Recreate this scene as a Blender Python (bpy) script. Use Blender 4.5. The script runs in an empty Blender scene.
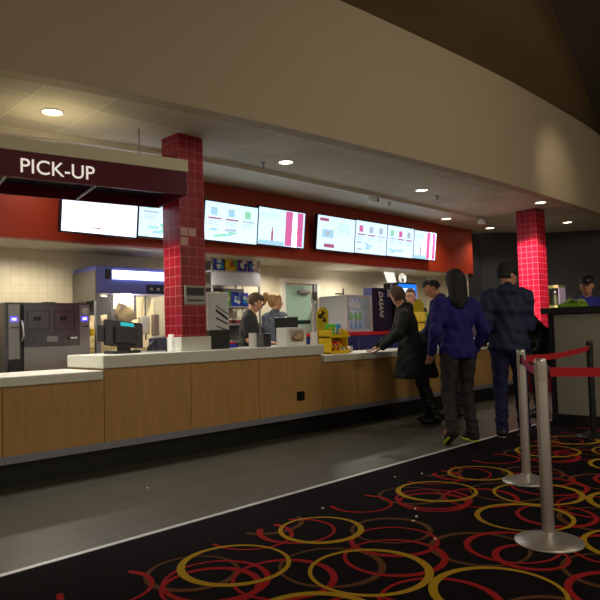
import bpy, bmesh, math, random
import numpy as np
from mathutils import Matrix, Vector
PI = math.pi
random.seed(7)
S = bpy.context.scene
C = S.collection

# ------------------------------------------------------------------ camera, world, exposure
H = 1.18
FOC = 628.5
vx = Vector((630.0, -13.0, FOC)).normalized()      # wall direction seen by the camera (right, up, forward)
vy = Vector((-628.0, -50.0, FOC)).normalized()
vy = (vy - vx * vy.dot(vx)).normalized()
vz = -vx.cross(vy)
right = Vector((vx[0], vy[0], vz[0])); up = Vector((vx[1], vy[1], vz[1])); fwd = Vector((vx[2], vy[2], vz[2]))
cam_d = bpy.data.cameras.new('camera'); cam = bpy.data.objects.new('camera', cam_d); C.objects.link(cam)
M = Matrix((right, up, -fwd)).transposed().to_4x4(); M.translation = (0, 0, H)
cam.matrix_world = M
cam_d.sensor_width = 36; cam_d.sensor_fit = 'HORIZONTAL'; cam_d.lens = 36 * FOC / 600; cam_d.clip_start = .05
S.camera = cam
w = bpy.data.worlds.new('world'); S.world = w; w.use_nodes = True
w.node_tree.nodes['Background'].inputs[0].default_value = (1.0, .88, .66, 1)
w.node_tree.nodes['Background'].inputs[1].default_value = .27
S.view_settings.view_transform = 'Standard'; S.view_settings.look = 'None'
S.view_settings.gamma = 1; S.view_settings.exposure = 0.55
try: S.view_settings.use_curve_mapping = False
except Exception: pass

def light(name, kind, loc, energy, color, aim=None, **kw):
    d = bpy.data.lights.new(name, kind); d.energy = energy; d.color = color
    for k, v in kw.items(): setattr(d, k, v)
    o = bpy.data.objects.new(name, d); C.objects.link(o); o.location = loc
    if aim is not None: o.rotation_euler = (Vector(aim) - Vector(loc)).to_track_quat('-Z', 'Y').to_euler()
    return o

# lobby lamps and an added fill up by the high ceiling, behind and beside the camera
light('lobby_light_left', 'AREA', (2.0, -1.5, 4.5), 45, (1, .84, .6), (2, -1.2, 0), size=2.0)
light('lobby_fill_bulkhead', 'AREA', (6.0, -1.0, 4.3), 55, (1, .88, .70), (8.2, 4.1, 3.6), size=1.5)  # unseen area lamp, added to brighten the bulkhead
light('lobby_light_bulkhead', 'SPOT', (9.6, 2.7, 4.2), 22, (1, .84, .6), (10.0, 4.12, 3.55), spot_size=1.2, spot_blend=1, shadow_soft_size=.1)
light('lobby_spot_column', 'SPOT', (8.6, 3.9, 3.1), 900, (1, .62, .72), (10.6, 4.9, 1.9), spot_size=.62, spot_blend=.35, shadow_soft_size=.05)
light('wall_washer_dark', 'SPOT', (12.0, 5.6, 3.1), 8, (1, .88, .75), (12.6, 6.4, 2.2), spot_size=.9, spot_blend=1, shadow_soft_size=.05)
for kx, ky in ((1.2, 7.0), (2.9, 6.95), (4.9, 6.95), (6.6, 7.0), (8.4, 7.0), (10.2, 7.0)):      # lamps tucked under the red fascia that light the back wall
    light('kitchen_downlight', 'SPOT', (kx, ky, 2.24), 30, (1, .91, .74), (kx, ky, 0), spot_size=2.9, spot_blend=.6, shadow_soft_size=.04)
for kx, ky in ((2.05, 5.5), (2.95, 5.33)):      # lamps inside the canopy that light the worktop below
    light('canopy_lamp', 'SPOT', (kx, ky, 2.58), 48, (1, .95, .84), (kx, ky, 0), spot_size=1.9, spot_blend=.5, shadow_soft_size=.03)
CEIL = [(2.37, 5.42), (2.65, 6.25), (5.14, 5.31), (7.75, 5.16), (10.0, 6.15), (11.7, 6.2), (10.15, 4.45), (12.6, 5.0)]

# ------------------------------------------------------------------ materials
def srgb(r, g, b):
    f = lambda c: ((c / 255 + .055) / 1.055) ** 2.4 if c > 10 else c / 255 / 12.92
    return (f(r), f(g), f(b), 1)
MATS = {}
def mat(name, rgb, rough=.5, metal=0, var=.06, scale=8, bump=0, emit=None, es=1, alpha=None, trans=0, spec=.5):
    if name in MATS: return MATS[name]
    m = bpy.data.materials.new(name); m.use_nodes = True; n = m.node_tree.nodes; l = m.node_tree.links
    b = n['Principled BSDF']; c = srgb(*rgb)
    tc = n.new('ShaderNodeTexCoord'); no = n.new('ShaderNodeTexNoise'); no.inputs['Scale'].default_value = scale
    no.inputs['Detail'].default_value = 4
    l.new(tc.outputs['Object'], no.inputs['Vector'])
    mx = n.new('ShaderNodeMix'); mx.data_type = 'RGBA'
    mx.inputs[6].default_value = tuple(x * (1 - var) for x in c[:3]) + (1,)
    mx.inputs[7].default_value = tuple(min(1, x * (1 + var)) for x in c[:3]) + (1,)
    l.new(no.outputs['Fac'], mx.inputs[0]); l.new(mx.outputs[2], b.inputs['Base Color'])
    b.inputs['Roughness'].default_value = rough; b.inputs['Metallic'].default_value = metal
    b.inputs['Specular IOR Level'].default_value = spec
    if trans: b.inputs['Transmission Weight'].default_value = trans
    if alpha is not None: b.inputs['Alpha'].default_value = alpha
    if bump:
        bp = n.new('ShaderNodeBump'); bp.inputs['Strength'].default_value = bump; bp.inputs['Distance'].default_value = .02
        l.new(no.outputs['Fac'], bp.inputs['Height']); l.new(bp.outputs['Normal'], b.inputs['Normal'])
    if emit:
        b.inputs['Emission Color'].default_value = srgb(*emit); b.inputs['Emission Strength'].default_value = es
    MATS[name] = m
    return m

def grid_mat(name, rgb, grout, size, rough=.4, mortar=.02, metal=0, mode='xz', offset=(0, 0), var=.1, bump=.2, spec=.5, squash=1.0):
    """square tiles from a brick texture on object coordinates; mode chooses the plane"""
    if name in MATS: return MATS[name]
    m = bpy.data.materials.new(name); m.use_nodes = True; n = m.node_tree.nodes; l = m.node_tree.links
    b = n['Principled BSDF']
    tc = n.new('ShaderNodeTexCoord'); sp = n.new('ShaderNodeSeparateXYZ'); cb = n.new('ShaderNodeCombineXYZ')
    l.new(tc.outputs['Object'], sp.inputs[0])
    if mode == 'col':      # vertical faces of a square column: x+y runs round the corner
        ad = n.new('ShaderNodeMath'); ad.operation = 'ADD'
        l.new(sp.outputs[0], ad.inputs[0]); l.new(sp.outputs[1], ad.inputs[1]); l.new(ad.outputs[0], cb.inputs[0]); l.new(sp.outputs[2], cb.inputs[1])
    else:
        ax = {'x': 0, 'y': 1, 'z': 2}
        l.new(sp.outputs[ax[mode[0]]], cb.inputs[0]); l.new(sp.outputs[ax[mode[1]]], cb.inputs[1])
    mp = n.new('ShaderNodeMapping'); mp.inputs['Location'].default_value = (offset[0], offset[1], 0)
    l.new(cb.outputs[0], mp.inputs[0])
    br = n.new('ShaderNodeTexBrick'); br.offset = 0; br.squash = 1
    br.inputs['Scale'].default_value = 1
    br.inputs['Brick Width'].default_value = size; br.inputs['Row Height'].default_value = size * squash
    br.inputs['Mortar Size'].default_value = mortar * size; br.inputs['Mortar Smooth'].default_value = .1
    c = srgb(*rgb)
    br.inputs['Color1'].default_value = tuple(x * (1 - var) for x in c[:3]) + (1,)
    br.inputs['Color2'].default_value = tuple(min(1, x * (1 + var)) for x in c[:3]) + (1,)
    br.inputs['Mortar'].default_value = srgb(*grout)
    l.new(mp.outputs[0], br.inputs['Vector']); l.new(br.outputs['Color'], b.inputs['Base Color'])
    b.inputs['Roughness'].default_value = rough; b.inputs['Metallic'].default_value = metal; b.inputs['Specular IOR Level'].default_value = spec
    if bump:
        bp = n.new('ShaderNodeBump'); bp.inputs['Strength'].default_value = bump; bp.inputs['Distance'].default_value = .004; bp.invert = True
        l.new(br.outputs['Fac'], bp.inputs['Height']); l.new(bp.outputs['Normal'], b.inputs['Normal'])
    MATS[name] = m
    return m

def wood_mat(name, rgb, rough=.35):
    m = bpy.data.materials.new(name); m.use_nodes = True; n = m.node_tree.nodes; l = m.node_tree.links
    b = n['Principled BSDF']; tc = n.new('ShaderNodeTexCoord'); mp = n.new('ShaderNodeMapping'); mp.inputs['Scale'].default_value = (9, 9, .8)
    no = n.new('ShaderNodeTexNoise'); no.inputs['Scale'].default_value = 3; no.inputs['Detail'].default_value = 6; no.inputs['Distortion'].default_value = .6
    l.new(tc.outputs['Object'], mp.inputs[0]); l.new(mp.outputs[0], no.inputs['Vector'])
    r = n.new('ShaderNodeValToRGB'); c = srgb(*rgb)
    r.color_ramp.elements[0].position = .3; r.color_ramp.elements[0].color = tuple(x * .88 for x in c[:3]) + (1,)
    r.color_ramp.elements[1].position = .7; r.color_ramp.elements[1].color = tuple(x * 1.06 for x in c[:3]) + (1,)
    l.new(no.outputs['Fac'], r.inputs[0]); l.new(r.outputs[0], b.inputs['Base Color']); b.inputs['Roughness'].default_value = rough
    MATS[name] = m
    return m

M_white = mat('white_solid_surface', (226, 226, 214), .35, scale=30, var=.03)
M_wood = wood_mat('maple_laminate', (190, 146, 88))
M_black = mat('black_laminate', (14, 13, 14), .45)
M_blackpl = mat('black_plastic', (20, 20, 23), .4)
M_steel = mat('brushed_steel', (150, 150, 155), .3, .9, scale=20)
M_steeld = mat('dark_brushed_steel', (98, 98, 106), .27, .85, scale=20)
M_chrome = mat('satin_chrome', (205, 200, 196), .38, .8, scale=20)
M_red = mat('red_wall_paint', (164, 50, 22), .5, scale=3)
M_cream = mat('cream_wall_paint', (208, 200, 178), .6, scale=3)
M_bulk = mat('tan_bulkhead_paint', (176, 160, 134), .65, scale=1.2, var=.03)
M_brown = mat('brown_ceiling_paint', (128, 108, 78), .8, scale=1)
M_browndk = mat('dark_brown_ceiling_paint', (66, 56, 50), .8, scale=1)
M_dark = mat('charcoal_wall_paint', (48, 45, 48), .6, scale=2)
M_gyp = mat('gypsum_ceiling_paint', (206, 198, 176), .7, scale=2)
M_tile = grid_mat('ceiling_tiles', (204, 197, 178), (226, 220, 200), .57, .8, .012, mode='xy', offset=(-.37, -.02), var=.10, bump=.3, spec=.1)
M_wtile = grid_mat('cream_wall_tiles', (216, 206, 178), (200, 189, 162), .108, .35, .035, mode='xz', var=.03)
M_ctile = grid_mat('red_column_tiles', (150, 14, 36), (178, 78, 86), .098, .25, .045, mode='col', var=.16)
M_floor = grid_mat('dark_floor_tiles', (78, 76, 66), (64, 62, 54), .6, .42, .012, mode='xy', var=.07, bump=.1)
M_maroon = mat('maroon_sign_panel', (88, 10, 34), .35, spec=.15, scale=3, var=.03)
M_capwhite = mat('cream_sign_cap', (206, 198, 170), .5)
M_teal = mat('teal_door_paint', (150, 184, 172), .5, scale=3)
M_skin = mat('skin', (214, 160, 130), .55, scale=20)
M_skin2 = mat('tanned_skin', (190, 132, 104), .55, scale=20)
M_hairdk = mat('dark_hair', (20, 15, 13), .5, var=.5, scale=90, bump=.8)
M_hairbr = mat('brown_hair', (84, 60, 42), .5, var=.5, scale=90, bump=.8)
M_hairbl = mat('blonde_hair', (170, 132, 84), .5, var=.4, scale=90, bump=.8)
M_blue = mat('royal_blue_fleece', (20, 17, 104), .85, var=.15, scale=14, bump=.5)
M_navy = mat('navy_quilted_nylon', (18, 28, 64), .75, var=.1, scale=9, bump=.2)
M_coat = mat('black_wool_coat', (20, 20, 21), .8, var=.3, scale=12, bump=.5)
M_pants = mat('dark_grey_trousers', (34, 31, 35), .8, var=.25, scale=12, bump=.6)
M_jeans = mat('dark_blue_denim', (16, 22, 64), .8, var=.3, scale=14, bump=.6)
M_polo = mat('black_polo_cotton', (28, 29, 34), .7, var=.2, scale=14, bump=.4)
M_greysw = mat('grey_blue_knit', (84, 90, 108), .8, var=.2, scale=18, bump=.4)
M_belt = mat('red_webbing', (190, 12, 34), .6, scale=60)
M_pink = mat('magenta_lit_webbing', (206, 64, 128), .6, scale=60)  # belt webbing with the magenta light put into its colour
M_yel = mat('yellow_plastic', (240, 200, 20), .4)
M_green = mat('green_wrapper', (90, 200, 40), .35)
M_bluew = mat('blue_wrapper', (30, 60, 190), .3)
M_cyan = mat('light_blue_wrapper', (30, 150, 215), .3)
M_orange = mat('orange_wrapper', (230, 110, 20), .35)
M_purple = mat('violet_wrapper', (70, 40, 160), .3)
M_navyp = mat('navy_painted_panel', (22, 24, 62), .4)
M_navyc = mat('blue_cabinet_paint', (30, 50, 120), .4)
M_redpl = mat('red_plastic', (206, 26, 40), .4)
M_glass = mat('clear_glass', (240, 246, 250), .05, alpha=.12)
M_paper = mat('white_paper', (236, 236, 230), .7)
M_grey = mat('grey_painted_metal', (150, 152, 158), .45)
M_gpanel = mat('grey_stone_laminate', (142, 136, 122), .55, scale=6)
M_lamp = mat('lamp_lens', (255, 250, 230), .5, emit=(255, 240, 206), es=6)
M_scr = mat('lit_menu_screen', (200, 225, 245), .3, emit=(204, 232, 255), es=.80)
M_scrw = mat('lit_white_menu_screen', (220, 228, 255), .3, emit=(226, 232, 255), es=1.15)

# ------------------------------------------------------------------ object helpers
def tag(o, label=None, cat=None, group=None, kind=None):
    if label: o['label'] = label
    if cat: o['category'] = cat
    if group: o['group'] = group
    if kind: o['kind'] = kind
    return o
def empty(name, loc=(0, 0, 0), rz=0, label=None, cat=None, group=None):
    o = bpy.data.objects.new(name, None); C.objects.link(o); o.location = loc; o.rotation_euler = (0, 0, rz); o.empty_display_size = .1
    return tag(o, label, cat, group)
class MB:
    def __init__(s): s.v = []; s.f = []; s.mi = []; s.sm = []
    def add(s, vs, fs, mi=0, smooth=False):
        o = len(s.v); s.v += [tuple(p) for p in vs]; s.f += [tuple(i + o for i in f) for f in fs]; s.mi += [mi] * len(fs); s.sm += [smooth] * len(fs); return s
    def box(s, x0, y0, z0, x1, y1, z1, mi=0, mt=None, bev=0):
        if bev:
            b = bmesh.new(); bmesh.ops.create_cube(b, size=1)
            for v in b.verts: v.co = Vector(((x0 + x1) / 2 + v.co.x * (x1 - x0), (y0 + y1) / 2 + v.co.y * (y1 - y0), (z0 + z1) / 2 + v.co.z * (z1 - z0)))
            bmesh.ops.bevel(b, geom=b.edges[:] , offset=bev, segments=2, affect='EDGES', profile=.5)
            b.verts.index_update(); vs = [v.co.copy() for v in b.verts]; fs = [[v.index for v in f.verts] for f in b.faces]; b.free()
        else:
            vs = [Vector(p) for p in ((x0, y0, z0), (x1, y0, z0), (x1, y1, z0), (x0, y1, z0), (x0, y0, z1), (x1, y0, z1), (x1, y1, z1), (x0, y1, z1))]
            fs = [(0, 3, 2, 1), (4, 5, 6, 7), (0, 1, 5, 4), (1, 2, 6, 5), (2, 3, 7, 6), (3, 0, 4, 7)]
        if mt is not None: vs = [mt @ v for v in vs]
        return s.add(vs, fs, mi)
    def prism(s, poly, z0, z1, mi=0):
        n = len(poly); vs = [(p[0], p[1], z0) for p in poly] + [(p[0], p[1], z1) for p in poly]
        fs = [tuple(range(n))[::-1], tuple(range(n, 2 * n))] + [(i, (i + 1) % n, n + (i + 1) % n, n + i) for i in range(n)]
        return s.add(vs, fs, mi)
    def lathe(s, prof, c=(0, 0, 0), seg=24, mi=0, mt=None):
        vs = []; fs = []; n = len(prof)
        for i in range(seg):
            a = 2 * PI * i / seg
            for r, z in prof: 
                p = Vector((r * math.cos(a), r * math.sin(a), z)); p = (mt @ p) if mt is not None else p
                vs.append(p + Vector(c))
        for i in range(seg):
            j = (i + 1) % seg
            for k in range(n - 1): fs.append((i * n + k, j * n + k, j * n + k + 1, i * n + k + 1))
        return s.add(vs, fs, mi, True)
    def tube(s, pts, r, seg=8, mi=0):
        pts = [Vector(p) for p in pts]; vs = []; fs = []
        for i, p in enumerate(pts):
            t = (pts[min(i + 1, len(pts) - 1)] - pts[max(i - 1, 0)]).normalized()
            a = t.orthogonal().normalized(); b = t.cross(a)
            if i and a.dot(pa) < 0.99:
                a = (pa - t * pa.dot(t)).normalized(); b = t.cross(a)
            pa = a
            for k in range(seg): vs.append(p + (a * math.cos(2 * PI * k / seg) + b * math.sin(2 * PI * k / seg)) * r)
        for i in range(len(pts) - 1):
            for k in range(seg): fs.append((i * seg + k, i * seg + (k + 1) % seg, (i + 1) * seg + (k + 1) % seg, (i + 1) * seg + k))
        fs.append(tuple(range(seg))[::-1]); fs.append(tuple(range((len(pts) - 1) * seg, len(pts) * seg)))
        return s.add(vs, fs, mi, True)
    def build(s, name, m, parent=None, loc=None, rz=0):
        me = bpy.data.meshes.new(name); me.from_pydata(s.v, [], s.f)
        for x in (m if isinstance(m, (list, tuple)) else [m]): me.materials.append(x)
        me.polygons.foreach_set('material_index', s.mi); me.polygons.foreach_set('use_smooth', s.sm); me.update()
        o = bpy.data.objects.new(name, me); C.objects.link(o)
        if parent: o.parent = parent
        if loc is not None: o.location = loc; o.rotation_euler = (0, 0, rz)
        return o
def struct(name, mb, m): return tag(mb.build(name, m), kind='structure')
def box(name, b, m, parent=None, bev=0): return MB().box(*b, bev=bev).build(name, m, parent)
def text(name, body, size, m, parent=None, mw=None, depth=.004, shear=0, xs=1, align='LEFT'):
    cu = bpy.data.curves.new(name, 'FONT'); cu.body = body; cu.size = size; cu.extrude = depth; cu.shear = shear; cu.resolution_u = 4; cu.align_x = align
    t = bpy.data.objects.new(name, cu); C.objects.link(t)
    bpy.context.view_layer.update()
    me = bpy.data.meshes.new_from_object(t.evaluated_get(bpy.context.evaluated_depsgraph_get()))
    bpy.data.objects.remove(t)
    me.transform(Matrix.Diagonal((xs, 1, 1, 1)))
    if mw is not None: me.transform(mw)
    me.materials.clear(); me.materials.append(m)
    o = bpy.data.objects.new(name, me); C.objects.link(o)
    if parent: o.parent = parent
    return o
def front_mt(x, y, z, ang=0, tilt=0):      # text on a plane that faces -Y
    return Matrix.Translation((x, y, z)) @ Matrix.Rotation(ang, 4, 'Z') @ Matrix.Rotation(PI / 2 + tilt, 4, 'X')
def copy_tree(o, parent=None):
    c = o.copy(); C.objects.link(c); c.parent = parent
    for ch in [x for x in bpy.data.objects if x.parent == o]: copy_tree(ch, c)
    return c

# ------------------------------------------------------------------ the setting
def lerp_path(pts, x):
    for (x0, y0), (x1, y1) in zip(pts, pts[1:]):
        if x <= x1: return y0 + (y1 - y0) * (x - x0) / (x1 - x0)
    return pts[-1][1]
def smooth_path(pts, n=6):
    out = []
    P = [pts[0]] + pts + [pts[-1]]
    for i in range(1, len(P) - 2):
        p0, p1, p2, p3 = [np.array(q, float) for q in P[i - 1:i + 3]]
        for k in range(n):
            t = k / n; out.append(tuple(.5 * (2 * p1 + (p2 - p0) * t + (2 * p0 - 5 * p1 + 4 * p2 - p3) * t * t + (3 * p1 - p0 - 3 * p2 + p3) * t ** 3)))
    return out + [tuple(pts[-1])]
ZC, ZL = 3.2, 4.72
SOF = smooth_path([(-5, 6.2), (-1.5, 5.35), (1.68, 4.73), (2.81, 4.53), (4.41, 4.34), (5.97, 4.22), (8.1, 4.12), (10, 4.12), (12.08, 4.18), (14.3, 4.4), (17.5, 5.0)])
STEP = smooth_path([(-5, 7.2), (0, 6.5), (2.0, 6.15), (3.2, 5.95), (4.4, 5.79), (6.4, 5.77), (9.8, 5.8), (12.2, 5.8)])
DW = [(11.62, 6.6), (11.62, 6.9), (12.3, 6.75), (13.6, 5.96), (14.3, 4.93), (17.5, 5.0)]

struct('floor', MB().box(-5, 3.355, -.1, 18, 8, 0), M_floor)
tr = struct('trim_1', MB().box(-5, 3.335, 0, 14.5, 3.372, .007), mat('aluminium_floor_trim', (215, 215, 220), .4, .3))
# carpet with inlaid ring pattern
cb = MB().box(-5, -6, -.1, 18, 3.34, .004, 0)
def ring(cx, cy, r, mi, z, th=.03, phase=0.0):
    n = 56; vo = []; a0 = phase
    ox, oy = .35 * th * math.cos(a0), .35 * th * math.sin(a0)
    P = []
    for k in range(n):
        a = 2 * PI * k / n
        wob = 1
        P.append(((cx + r * wob * math.cos(a), cy + r * wob * math.sin(a)), (cx + ox + (r - th) * math.cos(a), cy + oy + (r - th) * math.sin(a))))
    for k in range(n):
        (o1, i1), (o2, i2) = P[k], P[(k + 1) % n]
        if max(o1[1], o2[1], i1[1], i2[1]) > 2.93: continue
        cb.add([(o1[0], o1[1], z), (o2[0], o2[1], z), (i2[0], i2[1], z), (i1[0], i1[1], z)], [(0, 3, 2, 1)] , mi)
PX = 1.86
Y_, R_, B_ = 1, 2, 3
TILE = [(2.05, 2.58, .29, Y_), (2.74, 2.62, .255, Y_), (2.43, 2.0, .305, Y_), (1.86, 1.83, .295, Y_), (2.60, 1.42, .30, Y_), (1.75, 1.15, .28, Y_),
        (1.86, 2.48, .262, R_), (2.09, 2.25, .255, R_), (2.40, 2.86, .25, R_), (2.63, 2.72, .235, R_), (2.85, 2.17, .25, R_), (2.66, 2.02, .27, R_),
        (1.80, 2.44, .24, R_), (3.18, 1.64, .25, R_), (3.10, 1.50, .19, R_), (2.0, 1.69, .24, R_), (2.35, 1.55, .27, R_), (1.62, 1.2, .25, R_), (3.32, 2.80, .22, R_), (2.15, 1.2, .24, R_),
        (1.84, 2.65, .235, B_), (2.35, 2.18, .27, B_), (3.0, 2.3, .24, B_), (3.05, 1.76, .265, B_), (2.1, 1.45, .26, B_), (2.62, 2.98, .24, B_), (2.5, 1.1, .25, B_)]
for i in range(-2, 7):
    for j in range(0, 5):
        for q, (x, y, r, c) in enumerate(TILE):
            yy = y - j * 1.86; xx = x + i * PX + (j * .55)
            if xx < -2 or xx > 13: continue
            ring(xx, yy, r, c, .0048 + {B_: 0, R_: .0004, Y_: .0008}[c] + q * .00001, .031 if c == Y_ else .028, q * 1.3)
carpet = cb.build('floor', [mat('black_carpet', (17, 13, 18), .95, scale=300, var=.5, spec=.1), mat('yellow_carpet_ring', (176, 140, 34), .9, scale=200, var=.2, spec=.1),
    mat('red_carpet_ring', (158, 32, 34), .9, scale=200, var=.2, spec=.1), mat('brown_carpet_ring', (96, 62, 36), .9, scale=200, var=.2, spec=.1)])
carpet.name = 'floor_carpet'; tag(carpet, kind='structure')

# ceilings
m = MB()
for (x0, y0), (x1, y1) in zip(SOF, SOF[1:]):
    ys0, ys1 = lerp_path(STEP, x0), lerp_path(STEP, x1)
    if x0 < 12.2:
        m.prism([(x0, y0 + .02), (x1, y1 + .02), (x1, ys1), (x0, ys0)], ZC, ZC + .05)
    else:
        m.prism([(x0, y0 + .02), (x1, y1 + .02), (x1, 7.4), (x0, 7.4)], ZC, ZC + .05)
struct('ceiling_tiles', m, M_tile)
m = MB()
for (x0, y0), (x1, y1) in zip(STEP, STEP[1:]):
    m.prism([(x0, y0 - .0), (x1, y1 - .0), (x1, 7.4), (x0, 7.4)], ZC - .035, ZC + .05)
struct('ceiling_gypsum', m, M_gyp)
m = MB()
for (x0, y0), (x1, y1) in zip(STEP, STEP[1:]):
    m.prism([(x0, y0 - .05), (x1, y1 - .05), (x1, y1 + .0), (x0, y0 + .0)], ZC - .055, ZC + .01)
struct('trim_2', m, mat('white_ceiling_trim', (214, 208, 190), .5))
m = MB()
for (x0, y0), (x1, y1) in zip(SOF, SOF[1:]):
    m.prism([(x0, y0), (x1, y1), (x1, y1 + .16), (x0, y0 + .16)], ZC - .02, ZL + .05)
bk = struct('wall_bulkhead', m, M_bulk)
# lobby ceiling, brown strip along the bulkhead and darker beyond
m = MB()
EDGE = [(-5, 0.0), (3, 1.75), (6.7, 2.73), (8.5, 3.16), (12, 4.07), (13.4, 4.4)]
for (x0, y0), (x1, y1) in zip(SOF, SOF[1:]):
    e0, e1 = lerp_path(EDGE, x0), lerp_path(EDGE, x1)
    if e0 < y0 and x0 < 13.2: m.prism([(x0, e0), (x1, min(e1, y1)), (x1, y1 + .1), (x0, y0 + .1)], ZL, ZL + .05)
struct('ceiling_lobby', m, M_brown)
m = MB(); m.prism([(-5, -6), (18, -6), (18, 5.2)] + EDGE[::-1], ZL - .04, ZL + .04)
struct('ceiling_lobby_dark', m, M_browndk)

# red menu fascia (leans back slightly to the left end), underside, cream wall behind
m = MB(); m.prism([(-3, 6.9), (2.2, 6.72), (4.3, 6.6), (6, 6.57), (11.62, 6.57), (11.62, 6.7), (6, 6.7), (4.3, 6.75), (-3, 7.0)], 2.25, ZC - .03)
struct('wall_menu_fascia', m, M_red)
m = MB(); m.prism([(-3, 6.96), (2.2, 6.78), (4.3, 6.66), (11.60, 6.62), (11.60, 7.7), (-3, 7.7)], 2.262, 2.32)
struct('ceiling_bulkhead_underside', m, M_gyp)
struct('wall_back', MB().box(4.9, 7.6, 0, 11.6, 7.75, 2.3), M_cream)
struct('wall_back_tiled', MB().box(-3, 7.6, 0, 4.9, 7.75, 2.3), M_wtile)
struct('wall_return', MB().box(11.45, 6.62, 0, 11.6, 7.6, 2.27), M_cream)
m = MB()
for (x0, y0), (x1, y1) in zip(DW, DW[1:]):
    d = Vector((x1 - x0, y1 - y0)).normalized(); nx, ny = -d.y * .12, d.x * .12
    m.prism([(x0, y0), (x1, y1), (x1 + nx, y1 + ny), (x0 + nx, y0 + ny)], 0, ZC)
struct('wall_right_dark', m, M_dark)
struct('wall_far_right', MB().box(17.4, -6, 0, 17.6, 5.0, ZL), M_dark)
struct('wall_left', MB().box(-3.1, 5.6, 0, -3, 7.7, ZC), M_cream)

# teal staff door in the back wall
d = empty('door_1', (7.6, 7.6, 0)); tag(d, kind='structure')
m = MB().box(-.475, -.05, 0, -.385, 0, 2.08).box(.385, -.05, 0, .475, 0, 2.08).box(-.385, -.05, 2.0, .385, 0, 2.08)
m.build('door_frame', mat('white_door_frame', (226, 224, 214), .5), d)
box('door_leaf', (-.385, -.03, 0, .24, -.001, 1.96), M_teal, d)
box('door_gap', (.245, -.012, 0, .384, -.001, 1.999), mat('bright_corridor', (210, 214, 206), .6), d)
box('door_edge', (.31, -.045, 0, .345, -.012, 2.0), M_grey, d)
for z in (1.72, 1.03, .3): box('hinge', (.28, -.06, z, .37, -.045, z + .14), M_blackpl, d)
m = MB().box(-.1, -.09, 1.82, .18, -.03, 1.88, bev=.01); m.tube([(.1, -.06, 1.885), (-.08, -.14, 1.9), (.05, -.05, 1.97)], .008); m.build('door_closer', M_steel, d)

# ------------------------------------------------------------------ columns
def column(x, y, w_, base_z, label):
    o = empty('tiled_column', (x, y, 0), 0, label, 'column')
    b = box('column_shaft', (0, 0, base_z, w_, w_, ZC), M_ctile, o)
    return o
c1 = column(3.545, 5.2, .30, 1.16, 'red tiled square column standing on the white counter beside the pick-up sign')
box('column_base', (-.03, -.03, 1.02, .33, .33, 1.16), M_white, c1)
for (dx, dz) in ((.02, 2.14), (.11, 2.11), (.02, 2.03)): pass
m = MB()
for (dx, dz) in ((.0, 2.16), (.098, 2.16), (.0, 2.062)): m.box(dx + .008, -.004, dz + .008, dx + .092, .0, dz + .09)
m.build('pale_tile', mat('pale_pink_tile', (206, 160, 150), .3), c1)
c2 = column(10.57, 4.73, .36, 0, 'brightly lit red tiled column behind the queue, beside the dark wall')

s = empty('notice_sign', (3.58, 5.194, 1.48), 0, 'small grey notice plate fixed to the red column above the counter', 'sign')
box('plate', (0, -.012, 0, .25, 0, .19), mat('grey_notice', (168, 164, 158), .5), s)
box('picture', (.02, -.016, .09, .23, -.012, .17), mat('dark_notice_picture', (50, 46, 52), .5), s)
box('text_line', (.03, -.016, .035, .22, -.012, .05), mat('dark_notice_text', (60, 56, 60), .5), s)

# ------------------------------------------------------------------ counter
CY = [(-3, 5.36), (1.8, 5.17), (3.5, 5.11), (5.4, 5.06), (9.7, 4.96), (11.2, 4.93)]
cy = lambda x: lerp_path(CY, x)
seams = [-.75, .1, .98, 1.85, 2.70, 3.60, 4.46, 5.42, 6.04, 6.95, 7.85, 8.75, 9.65, 10.5]
names = ['far left end of the counter', 'counter left of the stainless oven', 'counter at the left picture edge', 'low counter in front of the stainless oven', 'raised counter under the till by the red column', 'raised counter right of the red column base',
         'raised counter with the black outlet, below the picture box', 'low counter just right of the raised step', 'low counter left of the customer in black', 'low counter behind the customer in black', 'low counter behind the blue fleece customer',
         'low counter right of the blue fleece customer', 'low counter far right by the lit column']
for i, (x0, x1) in enumerate(zip(seams, seams[1:])):
    hi = 2.65 < (x0 + x1) / 2 < 5.42
    top = .905 if hi else .81
    y0, y1 = cy(x0) + .035, cy(x1) + .035
    o = empty('counter_cabinet', (0, 0, 0), 0, 'maple veneer front panel unit, ' + names[i], 'counter', 'maple counter cabinets along the concession stand')
    g = .003
    MB().prism([(x0 + g, y0), (x1 - g, y1), (x1 - g, y1 + .62), (x0 + g, y0 + .62)], .26, top).build('wood_panel', M_wood, o)
    MB().prism([(x0, y0 - .004), (x1, y1 - .004), (x1, y1 + .6), (x0, y0 + .6)], .2, .26).build('metal_strip', mat('satin_aluminium_strip', (150, 150, 162), .35, .35), o)
    MB().prism([(x0, y0 + .09), (x1, y1 + .09), (x1, y1 + .6), (x0, y0 + .6)], 0, .2).build('toe_kick', M_black, o)
    if i == 6:
        b = box('outlet', (5.01, cy(5.05) + .02, .40, 5.12, cy(5.05) + .037, .50), M_blackpl, o)
        box('outlet_plate', (5.03, cy(5.05) + .012, .42, 5.10, cy(5.05) + .02, .48), M_black, b)
def worktop(x0, x1, z0, z1, label):
    n = 12; xs = [x0 + (x1 - x0) * i / n for i in range(n + 1)]
    poly = [(x, cy(x)) for x in xs] + [(x, cy(x) + .72) for x in xs[::-1]]
    o = MB().prism(poly, z0, z1).build('worktop', M_white); tag(o, label, 'worktop')
    md = o.modifiers.new('b', 'BEVEL'); md.width = .008; md.segments = 2; md.limit_method = 'ANGLE'
worktop(-.75, 2.68, .81, .89, 'low white worktop in front of the stainless oven at left')
worktop(2.68, 5.44, .905, 1.02, 'raised white worktop carrying the red column and the tills')
worktop(5.44, 10.5, .81, .89, 'low white worktop at right where the customers lean')

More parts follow.
